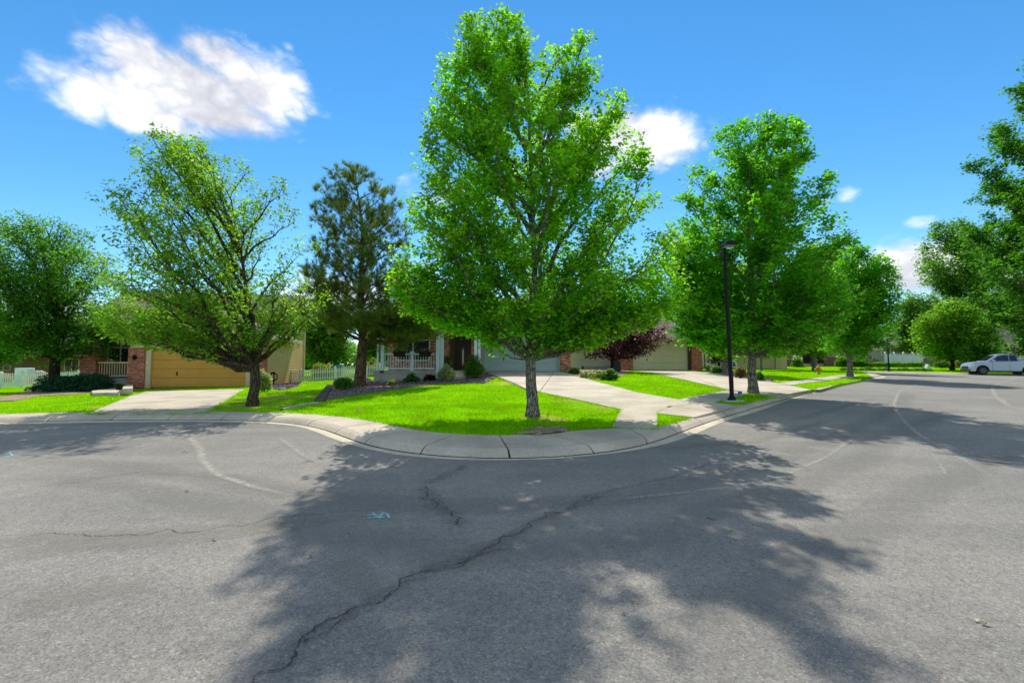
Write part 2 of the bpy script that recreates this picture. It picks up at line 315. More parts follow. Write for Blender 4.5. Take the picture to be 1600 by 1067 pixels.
# ------------------------------------------------------------------ mesh helpers
def add(name, me, m=None, parent=None, loc=None, rot=None):
    o = bpy.data.objects.new(name, me); COL.objects.link(o)
    if m is not None and len(me.materials) == 0: me.materials.append(m)
    if parent is not None: o.parent = parent
    if loc is not None: o.location = loc
    if rot is not None: o.rotation_euler = rot
    return o
def thing(name, label, cat, loc=(0, 0, 0), rz=0.0, group=None):
    o = bpy.data.objects.new(name, None); COL.objects.link(o); o.location = loc; o.rotation_euler = (0, 0, rz)
    o.empty_display_size = 0.2; return tag(o, label, cat, group)
def tag(o, label=None, cat=None, group=None, kind=None):
    if label: o['label'] = label
    if cat: o['category'] = cat
    if group: o['group'] = group
    if kind: o['kind'] = kind
    return o
class MB:
    def __init__(s): s.v = []; s.f = []
    def box(s, x0, x1, y0, y1, z0, z1):
        b = len(s.v); s.v += [(x0,y0,z0),(x1,y0,z0),(x1,y1,z0),(x0,y1,z0),(x0,y0,z1),(x1,y0,z1),(x1,y1,z1),(x0,y1,z1)]
        s.f += [tuple(b+i for i in q) for q in ((3,2,1,0),(4,5,6,7),(0,1,5,4),(1,2,6,5),(2,3,7,6),(3,0,4,7))]; return s
    def prism(s, poly, a0, a1, axis='y'):
        """poly of (u, w) extruded along an axis: y -> (u, a, w); x -> (a, u, w); z -> (u, w, a)"""
        n = len(poly); b = len(s.v)
        mk = {'y': lambda u, w_, a: (u, a, w_), 'x': lambda u, w_, a: (a, u, w_), 'z': lambda u, w_, a: (u, w_, a)}[axis]
        s.v += [mk(u, w_, a0) for u, w_ in poly]+[mk(u, w_, a1) for u, w_ in poly]
        s.f += [tuple(range(b, b+n))[::-1], tuple(range(b+n, b+2*n))]
        s.f += [(b+i, b+(i+1) % n, b+n+(i+1) % n, b+n+i) for i in range(n)]; return s
    def tube(s, pts, rad, k=8, cap=True, flare=None):
        pts = [Vector(p) for p in pts]; n = len(pts); b = len(s.v)
        rad = [rad]*n if not hasattr(rad, '__len__') else rad
        prev = None
        for i in range(n):
            t = (pts[min(i+1, n-1)]-pts[max(i-1, 0)]).normalized()
            a = Vector((1, 0, 0)) if abs(t.x) < 0.8 else Vector((0, 1, 0))
            if prev is not None: a = prev
            u = (a-t*a.dot(t)).normalized(); w_ = t.cross(u); prev = u
            for j in range(k):
                an = 2*PI*j/k; s.v.append(tuple(pts[i]+(u*math.cos(an)+w_*math.sin(an))*rad[i]))
        for i in range(n-1):
            for j in range(k):
                s.f.append((b+i*k+j, b+i*k+(j+1) % k, b+(i+1)*k+(j+1) % k, b+(i+1)*k+j))
        if cap: s.f += [tuple(b+j for j in range(k))[::-1], tuple(b+(n-1)*k+j for j in range(k))]
        return s
    def lathe(s, prof, k=16, cx=0, cy=0, cz=0, axis='z'):
        b = len(s.v); n = len(prof)
        for r_, h in prof:
            for j in range(k):
                a = 2*PI*j/k
                if axis == 'z': s.v.append((cx+r_*math.cos(a), cy+r_*math.sin(a), cz+h))
                elif axis == 'y': s.v.append((cx+r_*math.cos(a), cy+h, cz+r_*math.sin(a)))
        for i in range(n-1):
            for j in range(k): s.f.append((b+i*k+j, b+i*k+(j+1) % k, b+(i+1)*k+(j+1) % k, b+(i+1)*k+j))
        s.f += [tuple(b+j for j in range(k))[::-1], tuple(b+(n-1)*k+j for j in range(k))]; return s
    def me(s, name, smooth=False):
        m = bpy.data.meshes.new(name); m.from_pydata(s.v, [], s.f)
        bm = bmesh.new(); bm.from_mesh(m); bmesh.ops.recalc_face_normals(bm, faces=bm.faces); bm.to_mesh(m); bm.free()
        if smooth: m.polygons.foreach_set('use_smooth', [True]*len(m.polygons))
        return m
    def put(s, name, m, parent=None, smooth=False, loc=None, rot=None, bevel=0.0):
        o = add(name, s.me(name, smooth), m, parent, loc, rot)
        if bevel:
            bv = o.modifiers.new('bevel', 'BEVEL'); bv.width = bevel; bv.segments = 2; bv.limit_method = 'ANGLE'
        return o
def fast_mesh(name, V, k):
    """V: (N, k, 3) separate k-gons"""
    n = len(V); me = bpy.data.meshes.new(name)
    me.vertices.add(n*k); me.vertices.foreach_set('co', np.ascontiguousarray(V, np.float32).ravel())
    me.loops.add(n*k); me.loops.foreach_set('vertex_index', np.arange(n*k, dtype=np.int32))
    me.polygons.add(n); me.polygons.foreach_set('loop_start', np.arange(0, n*k, k, dtype=np.int32))
    me.update(calc_edges=True); return me
def inside(poly, x, y):
    x = np.asarray(x); y = np.asarray(y); r = np.zeros(x.shape, bool); n = len(poly)
    for i in range(n):
        x1, y1 = poly[i]; x2, y2 = poly[(i+1) % n]
        c = ((y1 > y) != (y2 > y)) & (x < (x2-x1)*(y-y1)/((y2-y1) if y2 != y1 else 1e-9)+x1); r ^= c
    return r
def dense(poly, step):
    out = []
    for i in range(len(poly)):
        a = np.array(poly[i]); b = np.array(poly[(i+1) % len(poly)]); n = max(1, int(np.linalg.norm(b-a)/step))
        for k in range(n): out.append(tuple(a+(b-a)*k/n))
    return out
def sheet(name, poly, off, m, step=1.0, skirt=0.0, parent=None, bumpy=0.0):
    """a polygon on the ground draped over the lie of the land, with a skirt down its rim"""
    pl = dense(poly, step); A = np.array(pl); x0, y0 = A.min(0); x1, y1 = A.max(0)
    gx, gy = np.meshgrid(np.arange(x0+step/2, x1, step), np.arange(y0+step/2, y1, step)); gx = gx.ravel(); gy = gy.ravel()
    k = inside(pl, gx, gy); ins = np.stack([gx[k], gy[k]], 1)
    n = len(pl); vs = [Vector(p) for p in pl]+[Vector(p) for p in ins]
    r = geometry.delaunay_2d_cdt(vs, [(i, (i+1) % n) for i in range(n)], [list(range(n))], 1, 1e-5)
    co = np.array([(p.x, p.y) for p in r[0]]); z = gv(co[:, 0], co[:, 1])+off
    if bumpy: z += bumpy*np.sin(co[:, 0]*3.1+co[:, 1]*1.7)*np.sin(co[:, 1]*2.3)
    verts = [(a[0], a[1], zz) for a, zz in zip(co, z)]; faces = [tuple(f) for f in r[2]]
    if skirt:
        cnt = {}
        for f in faces:
            for i in range(len(f)):
                e = (f[i], f[(i+1) % len(f)]); cnt[tuple(sorted(e))] = cnt.get(tuple(sorted(e)), 0)+1
        low = {}
        for f in list(faces):
            for i in range(len(f)):
                a, b = f[i], f[(i+1) % len(f)]
                if cnt[tuple(sorted((a, b)))] == 1:
                    for q in (a, b):
                        if q not in low: low[q] = len(verts); verts.append((verts[q][0], verts[q][1], verts[q][2]-skirt))
                    faces.append((a, low[a], low[b], b))
    me = bpy.data.meshes.new(name); me.from_pydata(verts, [], faces)
    bm = bmesh.new(); bm.from_mesh(me); bmesh.ops.recalc_face_normals(bm, faces=bm.faces)
    up = sum(f.normal.z*f.calc_area() for f in bm.faces)
    if up < 0: bmesh.ops.reverse_faces(bm, faces=bm.faces)
    bm.to_mesh(me); bm.free()
    return add(name, me, m, parent)
def clip(poly, a, b, c):
    """keep a*x+b*y<=c"""
    out = []
    for i in range(len(poly)):
        p, q = poly[i], poly[(i+1) % len(poly)]; dp = a*p[0]+b*p[1]-c; dq = a*q[0]+b*q[1]-c
        if dp <= 0: out.append(p)
        if (dp < 0 < dq) or (dq < 0 < dp):
            t = dp/(dp-dq); out.append((p[0]+(q[0]-p[0])*t, p[1]+(q[1]-p[1])*t))
    return out
def area(p): return 0.5*abs(sum(p[i][0]*p[(i+1) % len(p)][1]-p[(i+1) % len(p)][0]*p[i][1] for i in range(len(p))))
def slabs(root, poly, rows, cols, ang, off, m, gap=0.012):
    """cut a pavement into slabs with open joints; ang turns the joint grid"""
    ca, sa = math.cos(ang), math.sin(ang)
    us = [p[0]*ca+p[1]*sa for p in poly]; vs = [-p[0]*sa+p[1]*ca for p in poly]
    ue = np.linspace(min(us)-.01, max(us)+.01, cols+1) if isinstance(cols, int) else cols
    ve = np.linspace(min(vs)-.01, max(vs)+.01, rows+1) if isinstance(rows, int) else rows
    for i in range(len(ue)-1):
        for j in range(len(ve)-1):
            q = clip(poly, ca, sa, ue[i+1]-gap/2); q = clip(q, -ca, -sa, -(ue[i]+gap/2)) if len(q) > 2 else q
            q = clip(q, -sa, ca, ve[j+1]-gap/2) if len(q) > 2 else q; q = clip(q, sa, -ca, -(ve[j]+gap/2)) if len(q) > 2 else q
            if len(q) > 2 and area(q) > 0.05: sheet('slab', q, off, m, 0.7, 0.03, root)
def smooth_line(pts, n=150, it=3):
    A = np.array(pts, float); d = np.r_[0, np.cumsum(np.hypot(*np.diff(A, axis=0).T))]
    t = np.linspace(0, d[-1], n); B = np.stack([np.interp(t, d, A[:, 0]), np.interp(t, d, A[:, 1])], 1)
    for _ in range(it):
        C = B.copy(); C[1:-1] = (B[:-2]+2*B[1:-1]+B[2:])/4; B = C
    return B
def nearest(line, p, k0=0):
    a = line[:-1]; b = line[1:]; ab = b-a
    t = np.clip(((p-a)*ab).sum(1)/np.maximum((ab**2).sum(1), 1e-12), 0, 1); q = a+ab*t[:, None]
    k = np.argmin(((q-p)**2).sum(1)); return q[k]
def loft(name, lines, offs, m, parent=None, skirt=0.0):
    n = len(lines[0]); v = []; f = []; k = len(lines)
    for i in range(n):
        for L, o in zip(lines, offs): v.append((L[i][0], L[i][1], g(*L[i])+o))
    for i in range(n-1):
        for j in range(k-1): f.append((i*k+j, (i+1)*k+j, (i+1)*k+j+1, i*k+j+1))
    me = bpy.data.meshes.new(name); me.from_pydata(v, [], f)
    bm = bmesh.new(); bm.from_mesh(me); bmesh.ops.recalc_face_normals(bm, faces=bm.faces)
    if sum(q.normal.z*q.calc_area() for q in bm.faces) < 0: bmesh.ops.reverse_faces(bm, faces=bm.faces)
    bm.to_mesh(me); bm.free(); return add(name, me, m, parent)
# ================================================================== GROUND, ROAD, PAVEMENTS
outer_px = [(-420,667),(-200,665),(0,663),(150,660),(300,659),(400,660),(440,662.7),(469,665),(505,679),(524,687),(554,696.7),(578,703),(602,709),(635,713.7),(700,718.6),(750,720.3),(800,720.3),(850,718.7),(900,715),(960,709),(1030,697),(1079,681),(1117,662.7),(1144,654),(1187,641.7),(1249,620.5),(1305,606),(1350,596),(1386,589)]
dark_px = [(-420,664),(-200,662),(0,659.6),(150,656.3),(300,655.6),(400,657),(440,660),(479,664),(505,670),(537,682),(554,689),(586,699),(619,705.6),(651,709.7),(700,714),(750,716.4),(800,717),(850,715.5),(900,712),(960,705),(995,698.6),(1030,688),(1056,677.6),(1082,668),(1114,656.6),(1144,648),(1170,640),(1214,627),(1260,616),(1305,603),(1350,592.7),(1380,588)]
inner_px = [(-420,650),(-200,648),(0,646.8),(131,643.3),(320,642),(440,644.4),(489,647),(537,651),(578,657),(611,663),(643,671),(667,674.7),(700,678),(750,680),(800,680.5),(850,678.5),(900,672),(940,667),(985,668.5),(1027,669.7),(1056,660),(1085,651.4),(1126,640),(1154,633),(1214,619),(1267,608.5),(1332,596),(1364,588.3)]
far_w = [(33.3,43.6),(36,43.9),(40,43.8),(44,42.9),(48,41.0),(54,38.0),(75,27)]     # the far kerb, where the street bends to the right
def off_line(pts, d):
    A = np.array(pts, float); T = np.gradient(A, axis=0); T /= np.hypot(T[:, 0], T[:, 1])[:, None]
    return A+np.stack([-T[:, 1], T[:, 0]], 1)*d
outer = np.array(GG(outer_px)); dark = np.array(GG(dark_px)); inner = np.array(GG(inner_px, 0.125))
outer = np.vstack([[(-60, 12.5)], outer, off_line(far_w, -0.75)]); dark = np.vstack([[(-60, 12.9)], dark, off_line(far_w, -0.35)]); inner = np.vstack([[(-60, 14.2)], inner, off_line(far_w, 0.1)])
outer = smooth_line(outer, 420, 4); darkL = smooth_line(dark, 420, 4); innerL = smooth_line(inner, 420, 4)
tag(sheet('ground', [(-160,-60),(160,-60),(160,160),(-160,160)], -0.22, GROUND, 9.0), kind='structure')
hz = MB(); v0 = len(hz.v)
for rr, zz in ((150, 0.05), (420, -0.4), (4000, -6)):
    for j in range(48): hz.v.append((rr*math.cos(2*PI*j/48), rr*math.sin(2*PI*j/48)+20, zz))
for i in range(2):
    for j in range(48): hz.f.append((i*48+j, i*48+(j+1) % 48, (i+1)*48+(j+1) % 48, (i+1)*48+j))
tag(hz.put('terrain', GROUND), kind='structure')
road_poly = [tuple(p) for p in outer]+[(75, -18), (-60, -18)]
tag(sheet('road', road_poly, 0.0, ASPH, 1.3), kind='structure')
O_i = np.array([nearest(outer, p) for p in darkL]); I_i = np.array([nearest(innerL, p) for p in darkL])
nrm = I_i-darkL; wid = np.hypot(nrm[:, 0], nrm[:, 1])[:, None]; nrm = nrm/np.maximum(wid, 1e-6)
gut = loft('gutter', [O_i+(darkL-O_i)*-0.05, O_i+(darkL-O_i)*0.5, darkL-nrm*0.018], [0.004, 0.008, -0.002], CONC2); tag(gut, kind='structure')
walk = loft('sidewalk', [darkL-nrm*0.02, darkL+nrm*0.005, darkL+nrm*0.05, I_i], [-0.006, -0.012, -0.005, 0.055], JOINT); tag(walk, kind='structure')
# the slabs of the pavement, each with its rolled kerb edge
arc = np.r_[0, np.cumsum(np.hypot(*np.diff(darkL, axis=0).T))]
joints = [0.0]; k_near = int(np.argmin(np.hypot(*(darkL-np.array(G(797, 717))).T)))
s0 = arc[k_near]
def seg_pts(sa, sb, n):
    ss = np.linspace(sa, sb, n); D = np.stack([np.interp(ss, arc, darkL[:, k]) for k in (0, 1)], 1); I = np.stack([np.interp(ss, arc, I_i[:, k]) for k in (0, 1)], 1); return D, I
def walk_slab(sa, sb, scored):
    D, I = seg_pts(sa+0.017, sb-0.017, max(3, int((sb-sa)/0.3)))
    N = I-D; L = np.hypot(N[:, 0], N[:, 1])[:, None]; N = N/np.maximum(L, 1e-6)
    mb = MB(); n = len(D)
    rows = [(0.012, 0.004), (0.10, 0.065), (0.2, 0.105)]
    fr = [0.0, 1.0] if not scored else list(np.linspace(0, 1, 9))
    strips = []
    for a, b in zip(fr[:-1], fr[1:]):
        g_ = 0.026 if scored else 0.0
        strips.append((a, b, g_))
    for q, (a, b, g_) in enumerate(strips):
        prof = (rows if q == 0 else [])
        base = len(mb.v); cols = []
        for (o_, h_) in prof: cols.append((D+N*o_, h_))
        la = 0.2+(L-0.2)*a+(g_ if q else 0); lb = 0.2+(L-0.2)*b
        if q: cols.append((D+N*la, 0.07)); 
        if q: cols.append((D+N*la, 0.105+0.02*a))
        cols.append((D+N*lb, 0.105+0.02*b)); cols.append((D+N*lb, 0.07))
        kk = len(cols)
        for i in range(n):
            for (p, h_) in cols: mb.v.append((p[i][0], p[i][1], g(*p[i])+h_))
        for i in range(n-1):
            for j in range(kk-1): mb.f.append((base+i*kk+j, base+(i+1)*kk+j, base+(i+1)*kk+j+1, base+i*kk+j+1))
        mb.f.append(tuple(base+j for j in range(kk))); mb.f.append(tuple(base+(n-1)*kk+j for j in range(kk))[::-1])
    mb.put('slab', CONC, walk)
s_end = arc[-1]; js = list(np.arange(s0, s_end-40, 1.52)); js = list(np.arange(s0, 3, -1.52)[::-1])[:-1]+js
sc_lo, sc_hi = (arc[int(np.argmin(np.hypot(*(darkL-np.array(G(735, 716))).T)))], arc[int(np.argmin(np.hypot(*(darkL-np.array(G(985, 700))).T)))])
vis = [s for s in js]
for a, b in zip(vis[:-1], vis[1:]):
    D, _ = seg_pts(a, b, 2); m_ = D.mean(0)
    if m_[1] < 0.5 or m_[0] < -30: continue
    walk_slab(a, b, sc_lo-0.4 < (a+b)/2 < sc_hi+0.4)
walk_slab(vis[-1], s_end-0.1, False)

block_poly = [tuple(p) for p in innerL]+[(110, 30), (110, 95), (-90, 95), (-90, 14)]
tag(sheet('lawn', block_poly, 0.115, LAWN, 1.3, 0.2), kind='structure')
tag(sheet('verge', [(27,18),(33.5,28.5),(38,31),(60,22),(60,8),(25,8)], 0.12, LAWN, 1.2, 0.2), kind='structure')

def pavement(name, px, rows, cols, ang, off=0.135, m=CONC, gap=0.03):
    poly = GG(px, off); b = sheet(name, poly, off-0.014, JOINT, 0.8, 0.0); tag(b, kind='structure')
    slabs(b, poly, rows, cols, ang, off+0.006, m, gap); return poly
drive1 = [(757,580.5),(776,588),(820,608),(900,624),(970,639.5),(956,666.5),(985,668.5),(1027,669.5),(1027,645),(1062,624.5),(1000,614),(920,593),(892,584.5),(872,580)]
D1 = pavement('driveway', drive1, 5, 2, R(-8))
drive2 = [(990,579),(1040,587),(1080,595.5),(1139,609),(1172,614),(1214,619.3),(1267,608.8),(1232,602),(1214,598),(1160,590),(1120,584.5),(1078,579.3)]
D2 = pavement('driveway', drive2, 6, 2, R(-15))
driveL = [(236,610.8),(207,617.5),(135,646.2),(322,644.6),(385,608)]
DL = pavement('driveway', driveL, 3, 2, R(10))
W1 = pavement('footpath', [(1026,645.6),(1084,651.8),(1126,640.6),(1154,633.5),(1115,629),(1170,614.2),(1137,609.8),(1061,624.2),(1025.5,643.8)], 2, 5, R(35), 0.137)
W3 = pavement('footpath', [(1216,598.3),(1234,601.8),(1305,592),(1330,589.6),(1346,586),(1312,586),(1272,591)], 1, 9, R(42), 0.137)

# planting beds of rock mulch and bare soil
bed_px = {'centre': [(502,626.5),(548,618),(592,612),(640,604.5),(680,599.3),(722,598.2),(758,598),(776,590),(757,581),(748,579),(700,588),(596,596),(583,597),(575,590),(540,600),(516,602.5)],
          'side': [(412,606),(440,610),(466,604),(470,597),(440,597),(412,597)],
          'left': [(22,626),(60,619),(110,616.5),(147,613.5),(150,605),(60,604),(40,612),(0,620),(0,627)],
          'right': [(890,584.2),(905,588),(935,592.5),(965,590),(988,580.5),(962,577),(900,577.5)],
          'drive_edge': [(1098,580),(1122,584),(1160,590),(1212,597),(1205,592),(1160,583),(1130,577.5),(1110,576)]}
BEDS = {k: GG(v, 0.13) for k, v in bed_px.items()}
for k in ('centre', 'side', 'drive_edge'): tag(sheet('mulch_bed', BEDS[k], 0.135, GRAV, 0.5, 0.03, None, 0.012), kind='structure')
for k in ('left', 'right'): tag(sheet('soil_bed', BEDS[k], 0.135, SOIL, 0.6, 0.03, None, 0.015), kind='structure')
def scatter(poly, n, rng):
    A = np.array(poly); lo = A.min(0); hi = A.max(0); p = lo+(hi-lo)*rng.random((int(n*2.5), 2)); p = p[inside(poly, p[:, 0], p[:, 1])]; return p[:n]
def chips(name, polys, n, size, m, off):
    rng = np.random.default_rng(11); pts = np.vstack([scatter(p, max(50, int(n*area(p)/sum(area(q) for q in polys))), rng) for p in polys]); N = len(pts)
    z = gv(pts[:, 0], pts[:, 1])+off; s = size*(0.5+rng.random(N)); T = np.array([(1,0,0),(-.5,.87,0),(-.5,-.87,0),(0,0,.8)])
    a = rng.random(N)*6.28; V = T[None]*s[:, None, None]*(0.7+0.6*rng.random((N, 4, 1)))
    x = V[..., 0]*np.cos(a)[:, None]-V[..., 1]*np.sin(a)[:, None]; y = V[..., 0]*np.sin(a)[:, None]+V[..., 1]*np.cos(a)[:, None]
    W = np.stack([x+pts[:, 0:1], y+pts[:, 1:2], V[..., 2]+z[:, None]], -1)
    me = bpy.data.meshes.new(name); vv = W.reshape(-1, 3); ff = []
    for i in range(N): b = 4*i; ff += [(b, b+1, b+3), (b+1, b+2, b+3), (b+2, b, b+3)]
    me.from_pydata(vv.tolist(), [], ff); return tag(add(name, me, m), kind='stuff')
chips('gravel', [BEDS['centre'], BEDS['side'], BEDS['drive_edge']], 9000, 0.045, STONE, 0.14)
# bed edging and the low border between the two lawns
def ribbon_wall(name, pts, h, wd, off, m):
    L = smooth_line(pts, 60, 2); T = np.gradient(L, axis=0); T /= np.hypot(T[:, 0], T[:, 1])[:, None]; N = np.stack([-T[:, 1], T[:, 0]], 1)
    return loft(name, [L-N*wd, L-N*wd, L+N*wd, L+N*wd], [off-0.05, off+h, off+h, off-0.05], m)
EDGE = mat('edging_strip', (0.20, 0.17, 0.13), 0.8, 0.2, 5)
tag(ribbon_wall('edging', GG([(500,627),(548,618.6),(592,612.6),(640,605),(680,599.8),(722,598.8),(758,598.6)], .13), 0.05, 0.03, 0.12, EDGE), 'curved edging strip along the front of the rock bed at the porch house', 'edging')
tag(ribbon_wall('edging', GG([(440,641),(470,634),(496,630)], .13), 0.06, 0.05, 0.12, CONC2), 'thin pale border strip between the two lawns left of the pine', 'edging')
tag(ribbon_wall('edging', GG([(776,588.6),(800,598),(822,609),(840,613.5)], .13), 0.05, 0.03, 0.12, EDGE), 'short edging strip along the lawn at the sage garage driveway', 'edging')
tag(ribbon_wall('edging', GG([(890,585),(905,588.8),(935,593),(960,592)], .13), 0.06, 0.04, 0.12, CONC2), 'edging strip of the bed below the pale siding wall', 'edging')
steps_px = [(500,627.5),(506,620),(511,612),(516,604)]
rt = thing('stepping_stone_edge', 'row of dark edging stones down the left side of the rock bed by the pine', 'stone edging', (0, 0, 0))
for i in range(9):
    f = i/8; a = np.array(G(500+16*f, 627.5-23.5*f, .13)); z = g(*a)+.12
    MB().box(-.16,.16,-.1,.1,0,.11).put('stone', mat('edging_stone', (0.12,0.10,0.09), 0.9, 0.3, 4), rt, loc=(a[0], a[1], z), rot=(0, 0, random.uniform(-.3,.3)), bevel=0.02)

# ---- marks in the road: sealed cracks, pale rubbed lines, paint
def strip(name, px, w0, m, off, w1=None, wob=0.0, kind='structure', ns=90, seed=1):
    L = smooth_line(GG(px), ns, 2); rg = np.random.default_rng(seed)
    if wob:
        nz = np.convolve(rg.normal(0, wob*1.5, len(L)), np.hanning(9)/2.2, 'same')+rg.normal(0, wob*.25, len(L)); T = np.gradient(L, axis=0); T /= np.hypot(T[:, 0], T[:, 1])[:, None]+1e-9
        L = L+np.stack([-T[:, 1], T[:, 0]], 1)*nz[:, None]
    T = np.gradient(L, axis=0); T /= np.hypot(T[:, 0], T[:, 1])[:, None]+1e-9; N = np.stack([-T[:, 1], T[:, 0]], 1)
    W = np.linspace(w0, w1 or w0, len(L))*(0.75+0.5*rg.random(len(L))); W = np.convolve(np.pad(W, 2, 'edge'), [.2]*5, 'valid')[:, None]
    o = loft(name, [L-N*W, L-N*W*.5, L, L+N*W*.5, L+N*W], [off]*5, m)
    n = len(L); ft = np.tile([0, .6, 1, .6, 0], n).astype(np.float32); e = np.minimum(1, np.minimum(np.arange(n), np.arange(n)[::-1])/(n*.12)); ft *= np.repeat(e, 5)
    at = o.data.attributes.new('fade', 'FLOAT', 'POINT'); at.data.foreach_set('value', ft); return tag(o, kind=kind)
TAR = fade_mat('crack_tar', (0.07, 0.066, 0.058), 2.3); STAIN = fade_mat('crack_stain', (0.16, 0.15, 0.132), 0.55); RUB = fade_mat('pale_rub', (0.46, 0.425, 0.355), 1.8); RUB2 = fade_mat('faint_rub', (0.42, 0.40, 0.35), 1.6); WHEEL = fade_mat('polished_lane', (0.30, 0.285, 0.25), 0.9); DUST = fade_mat('tan_dust', (0.33, 0.31, 0.25), 1.0)
crackA = [(340,1130),(400,1066),(440,1040),(500,982),(560,950),(600,930),(660,893),(720,875),(780,848),(830,818),(880,798),(960,768)]
crackB = [(724,828),(705,805),(680,790),(668,770),(655,758),(690,745),(720,733),(726,724)]
strip('road_crack', crackA, .008, TAR, .008, .007, .03, ns=150, seed=3); strip('crack_stain', crackA, .10, STAIN, .004, .08, .01, seed=4)
strip('road_crack', [(470,1012),(500,990),(545,968)], .008, TAR, .0085, .006, .02, ns=40, seed=33); strip('road_crack', [(655,902),(700,890),(745,872),(800,852)], .007, TAR, .0085, .006, .02, ns=40, seed=34); strip('road_crack', crackB[:5], .009, TAR, .008, .008, .03, seed=5); strip('crack_stain', crackB[:5], .13, STAIN, .004, .16, .01, seed=6); strip('crack_stain', crackB[4:], .13, STAIN, .005, .10, .01, seed=7)
strip('road_crack', [(0,838),(180,836),(330,826),(470,806),(640,795)], .006, TAR, .006, .005, .03, seed=8)
strip('crack_stain', [(870,790),(960,765),(1050,745),(1120,720)], .06, STAIN, .004, .04, .01, seed=9)
strip('worn_line', [(240,664),(290,678),(311,698),(318,722),(340,742),(400,762),(470,778)], .15, RUB, .005, .06, seed=10)
strip('worn_line', [(435,683),(455,697),(475,712),(505,727)], .12, RUB2, .005, .08, seed=11)
strip('worn_line', [(880,788),(960,780),(1050,772),(1150,760),(1220,745),(1290,715),(1345,676)], .05, RUB2, .005, .06, seed=12)
strip('worn_line', [(1440,598),(1405,612),(1396,632),(1412,658),(1440,682),(1500,715),(1550,745),(1610,775)], .10, RUB, .005, .07, seed=13)
strip('worn_line', [(1605,589),(1570,596),(1549,604),(1556,620),(1575,633),(1610,652)], .16, RUB, .006, .14, seed=14)
strip('worn_line', [(1450,700),(1465,720),(1480,745)], .05, RUB2, .005, .04, seed=15)
for q, px in enumerate([[(-10,845),(200,833),(420,820),(640,800)],[(-10,870),(160,850),(330,838),(520,815)],[(20,955),(120,930),(240,912)],[(520,870),(560,905),(600,935)],[(640,900),(760,860),(900,800)],[(1230,660),(1300,640),(1370,622)],[(1010,640+60),(1180,690),(1300,655)],[(60,760),(220,735),(380,745)]]):
    strip('dust_streak', px, .22, DUST, .003+.0002*q, .14, seed=20+q)
for q, (px, w_) in enumerate([([(-20,712),(200,728),(450,765),(700,798),(950,785),(1150,735),(1300,688),(1400,640),(1420,612)], .32), ([(-20,745),(200,762),(450,815),(700,868),(980,850),(1200,775),(1370,700),(1480,640)], .32), ([(1600,700),(1450,760),(1250,880),(1050,1066)], .3)]): strip('wheel_path', px, w_, WHEEL, .0012+.0003*q, w_, .03, seed=80+q)
TEAL = fade_mat('teal_marking_paint', (0.34, 0.62, 0.57), 2.2)
def paint(label, strokes):
    r = thing('paint_mark', label, 'paint mark', (0, 0, 0))
    for k, s in enumerate(strokes):
        o = strip('stroke', s, .028, TEAL, .007+.0006*k, .018, ns=14, kind=None, seed=60+k); o.parent = r
paint('small teal spray paint squiggle on the asphalt near the bent crack', [[(570,805),(590,806),(607,803)],[(572,810),(592,809),(606,808)],[(580,801),(588,807),(596,813)],[(598,800),(596,806),(592,812)],[(603,802),(606,806),(609,811)]])
paint('faint teal paint scribble on the asphalt at the left edge of the picture', [[(4,710),(18,711),(32,709)],[(8,715),(20,714)],[(14,707),(20,713)]])
LEAFB = mat('dry_leaf_bit', (0.32, 0.27, 0.17), 0.8, island=0.65)
bits = MB()
for (px, py, s) in [(292,768,.03),(285,707,.05),(1540,976,.03),(545,835,.02),(485,871,.02),(506,869,.02),(1110,812,.03),(1140,829,.02),(975,962,.015),(330,845,.025),(580,668,.03),(1216,657,.02),(1500,905,.012),(1170,900,.012),(640,990,.012),(250,980,.012)]:
    x, y = G(px, py); z = g(x, y)+.006; b = len(bits.v)
    for q in range(3):
        ox, oy = random.uniform(-s, s), random.uniform(-s, s); b = len(bits.v)
        bits.v += [(x+ox, y+oy, z), (x+ox+s, y+oy+s*.3, z+s*.4), (x+ox+s*.4, y+oy+s, z+s*.2), (x+ox-s*.3, y+oy+s*.5, z+s*.5)]; bits.f += [(b, b+1, b+2), (b, b+2, b+3)]
rq = np.random.default_rng(5)
for q in range(420):
    i = rq.integers(20, len(darkL)-20); p = darkL[i]-nrm[i]*abs(rq.normal(0, .10 if q < 300 else .6))
    if not (5 < p[1] < 26 and abs(p[0]) < 1.2*p[1]): continue
    s = .006+.016*rq.random()**2; x, y = p; z = g(x, y)+.012; b = len(bits.v); a_ = rq.random()*6.28; ca, sa = math.cos(a_)*s, math.sin(a_)*s
    bits.v += [(x-ca, y-sa, z), (x+sa*.6, y-ca*.6, z+s*.3), (x+ca, y+sa, z+s*.2), (x-sa*.6, y+ca*.6, z+s*.4)]; bits.f += [(b, b+1, b+2), (b, b+2, b+3)]
tag(bits.put('litter', LEAFB), kind='stuff')
# the patch of heaped bare soil where the lawn meets the ramp
mnd = GG([(800,677.5),(815,673),(835,669.5),(860,667.5),(880,669),(890,673),(870,676.5),(840,679)], .13)
sm = sheet('soil_patch', mnd, 0.13, SOIL, 0.12, 0.02); cx = np.mean([p[0] for p in mnd]); cy = np.mean([p[1] for p in mnd])
for v in sm.data.vertices:
    if inside(mnd, np.array([v.co.x]), np.array([v.co.y]))[0]: v.co.z += 0.05*random.random()
tag(sm, kind='structure')
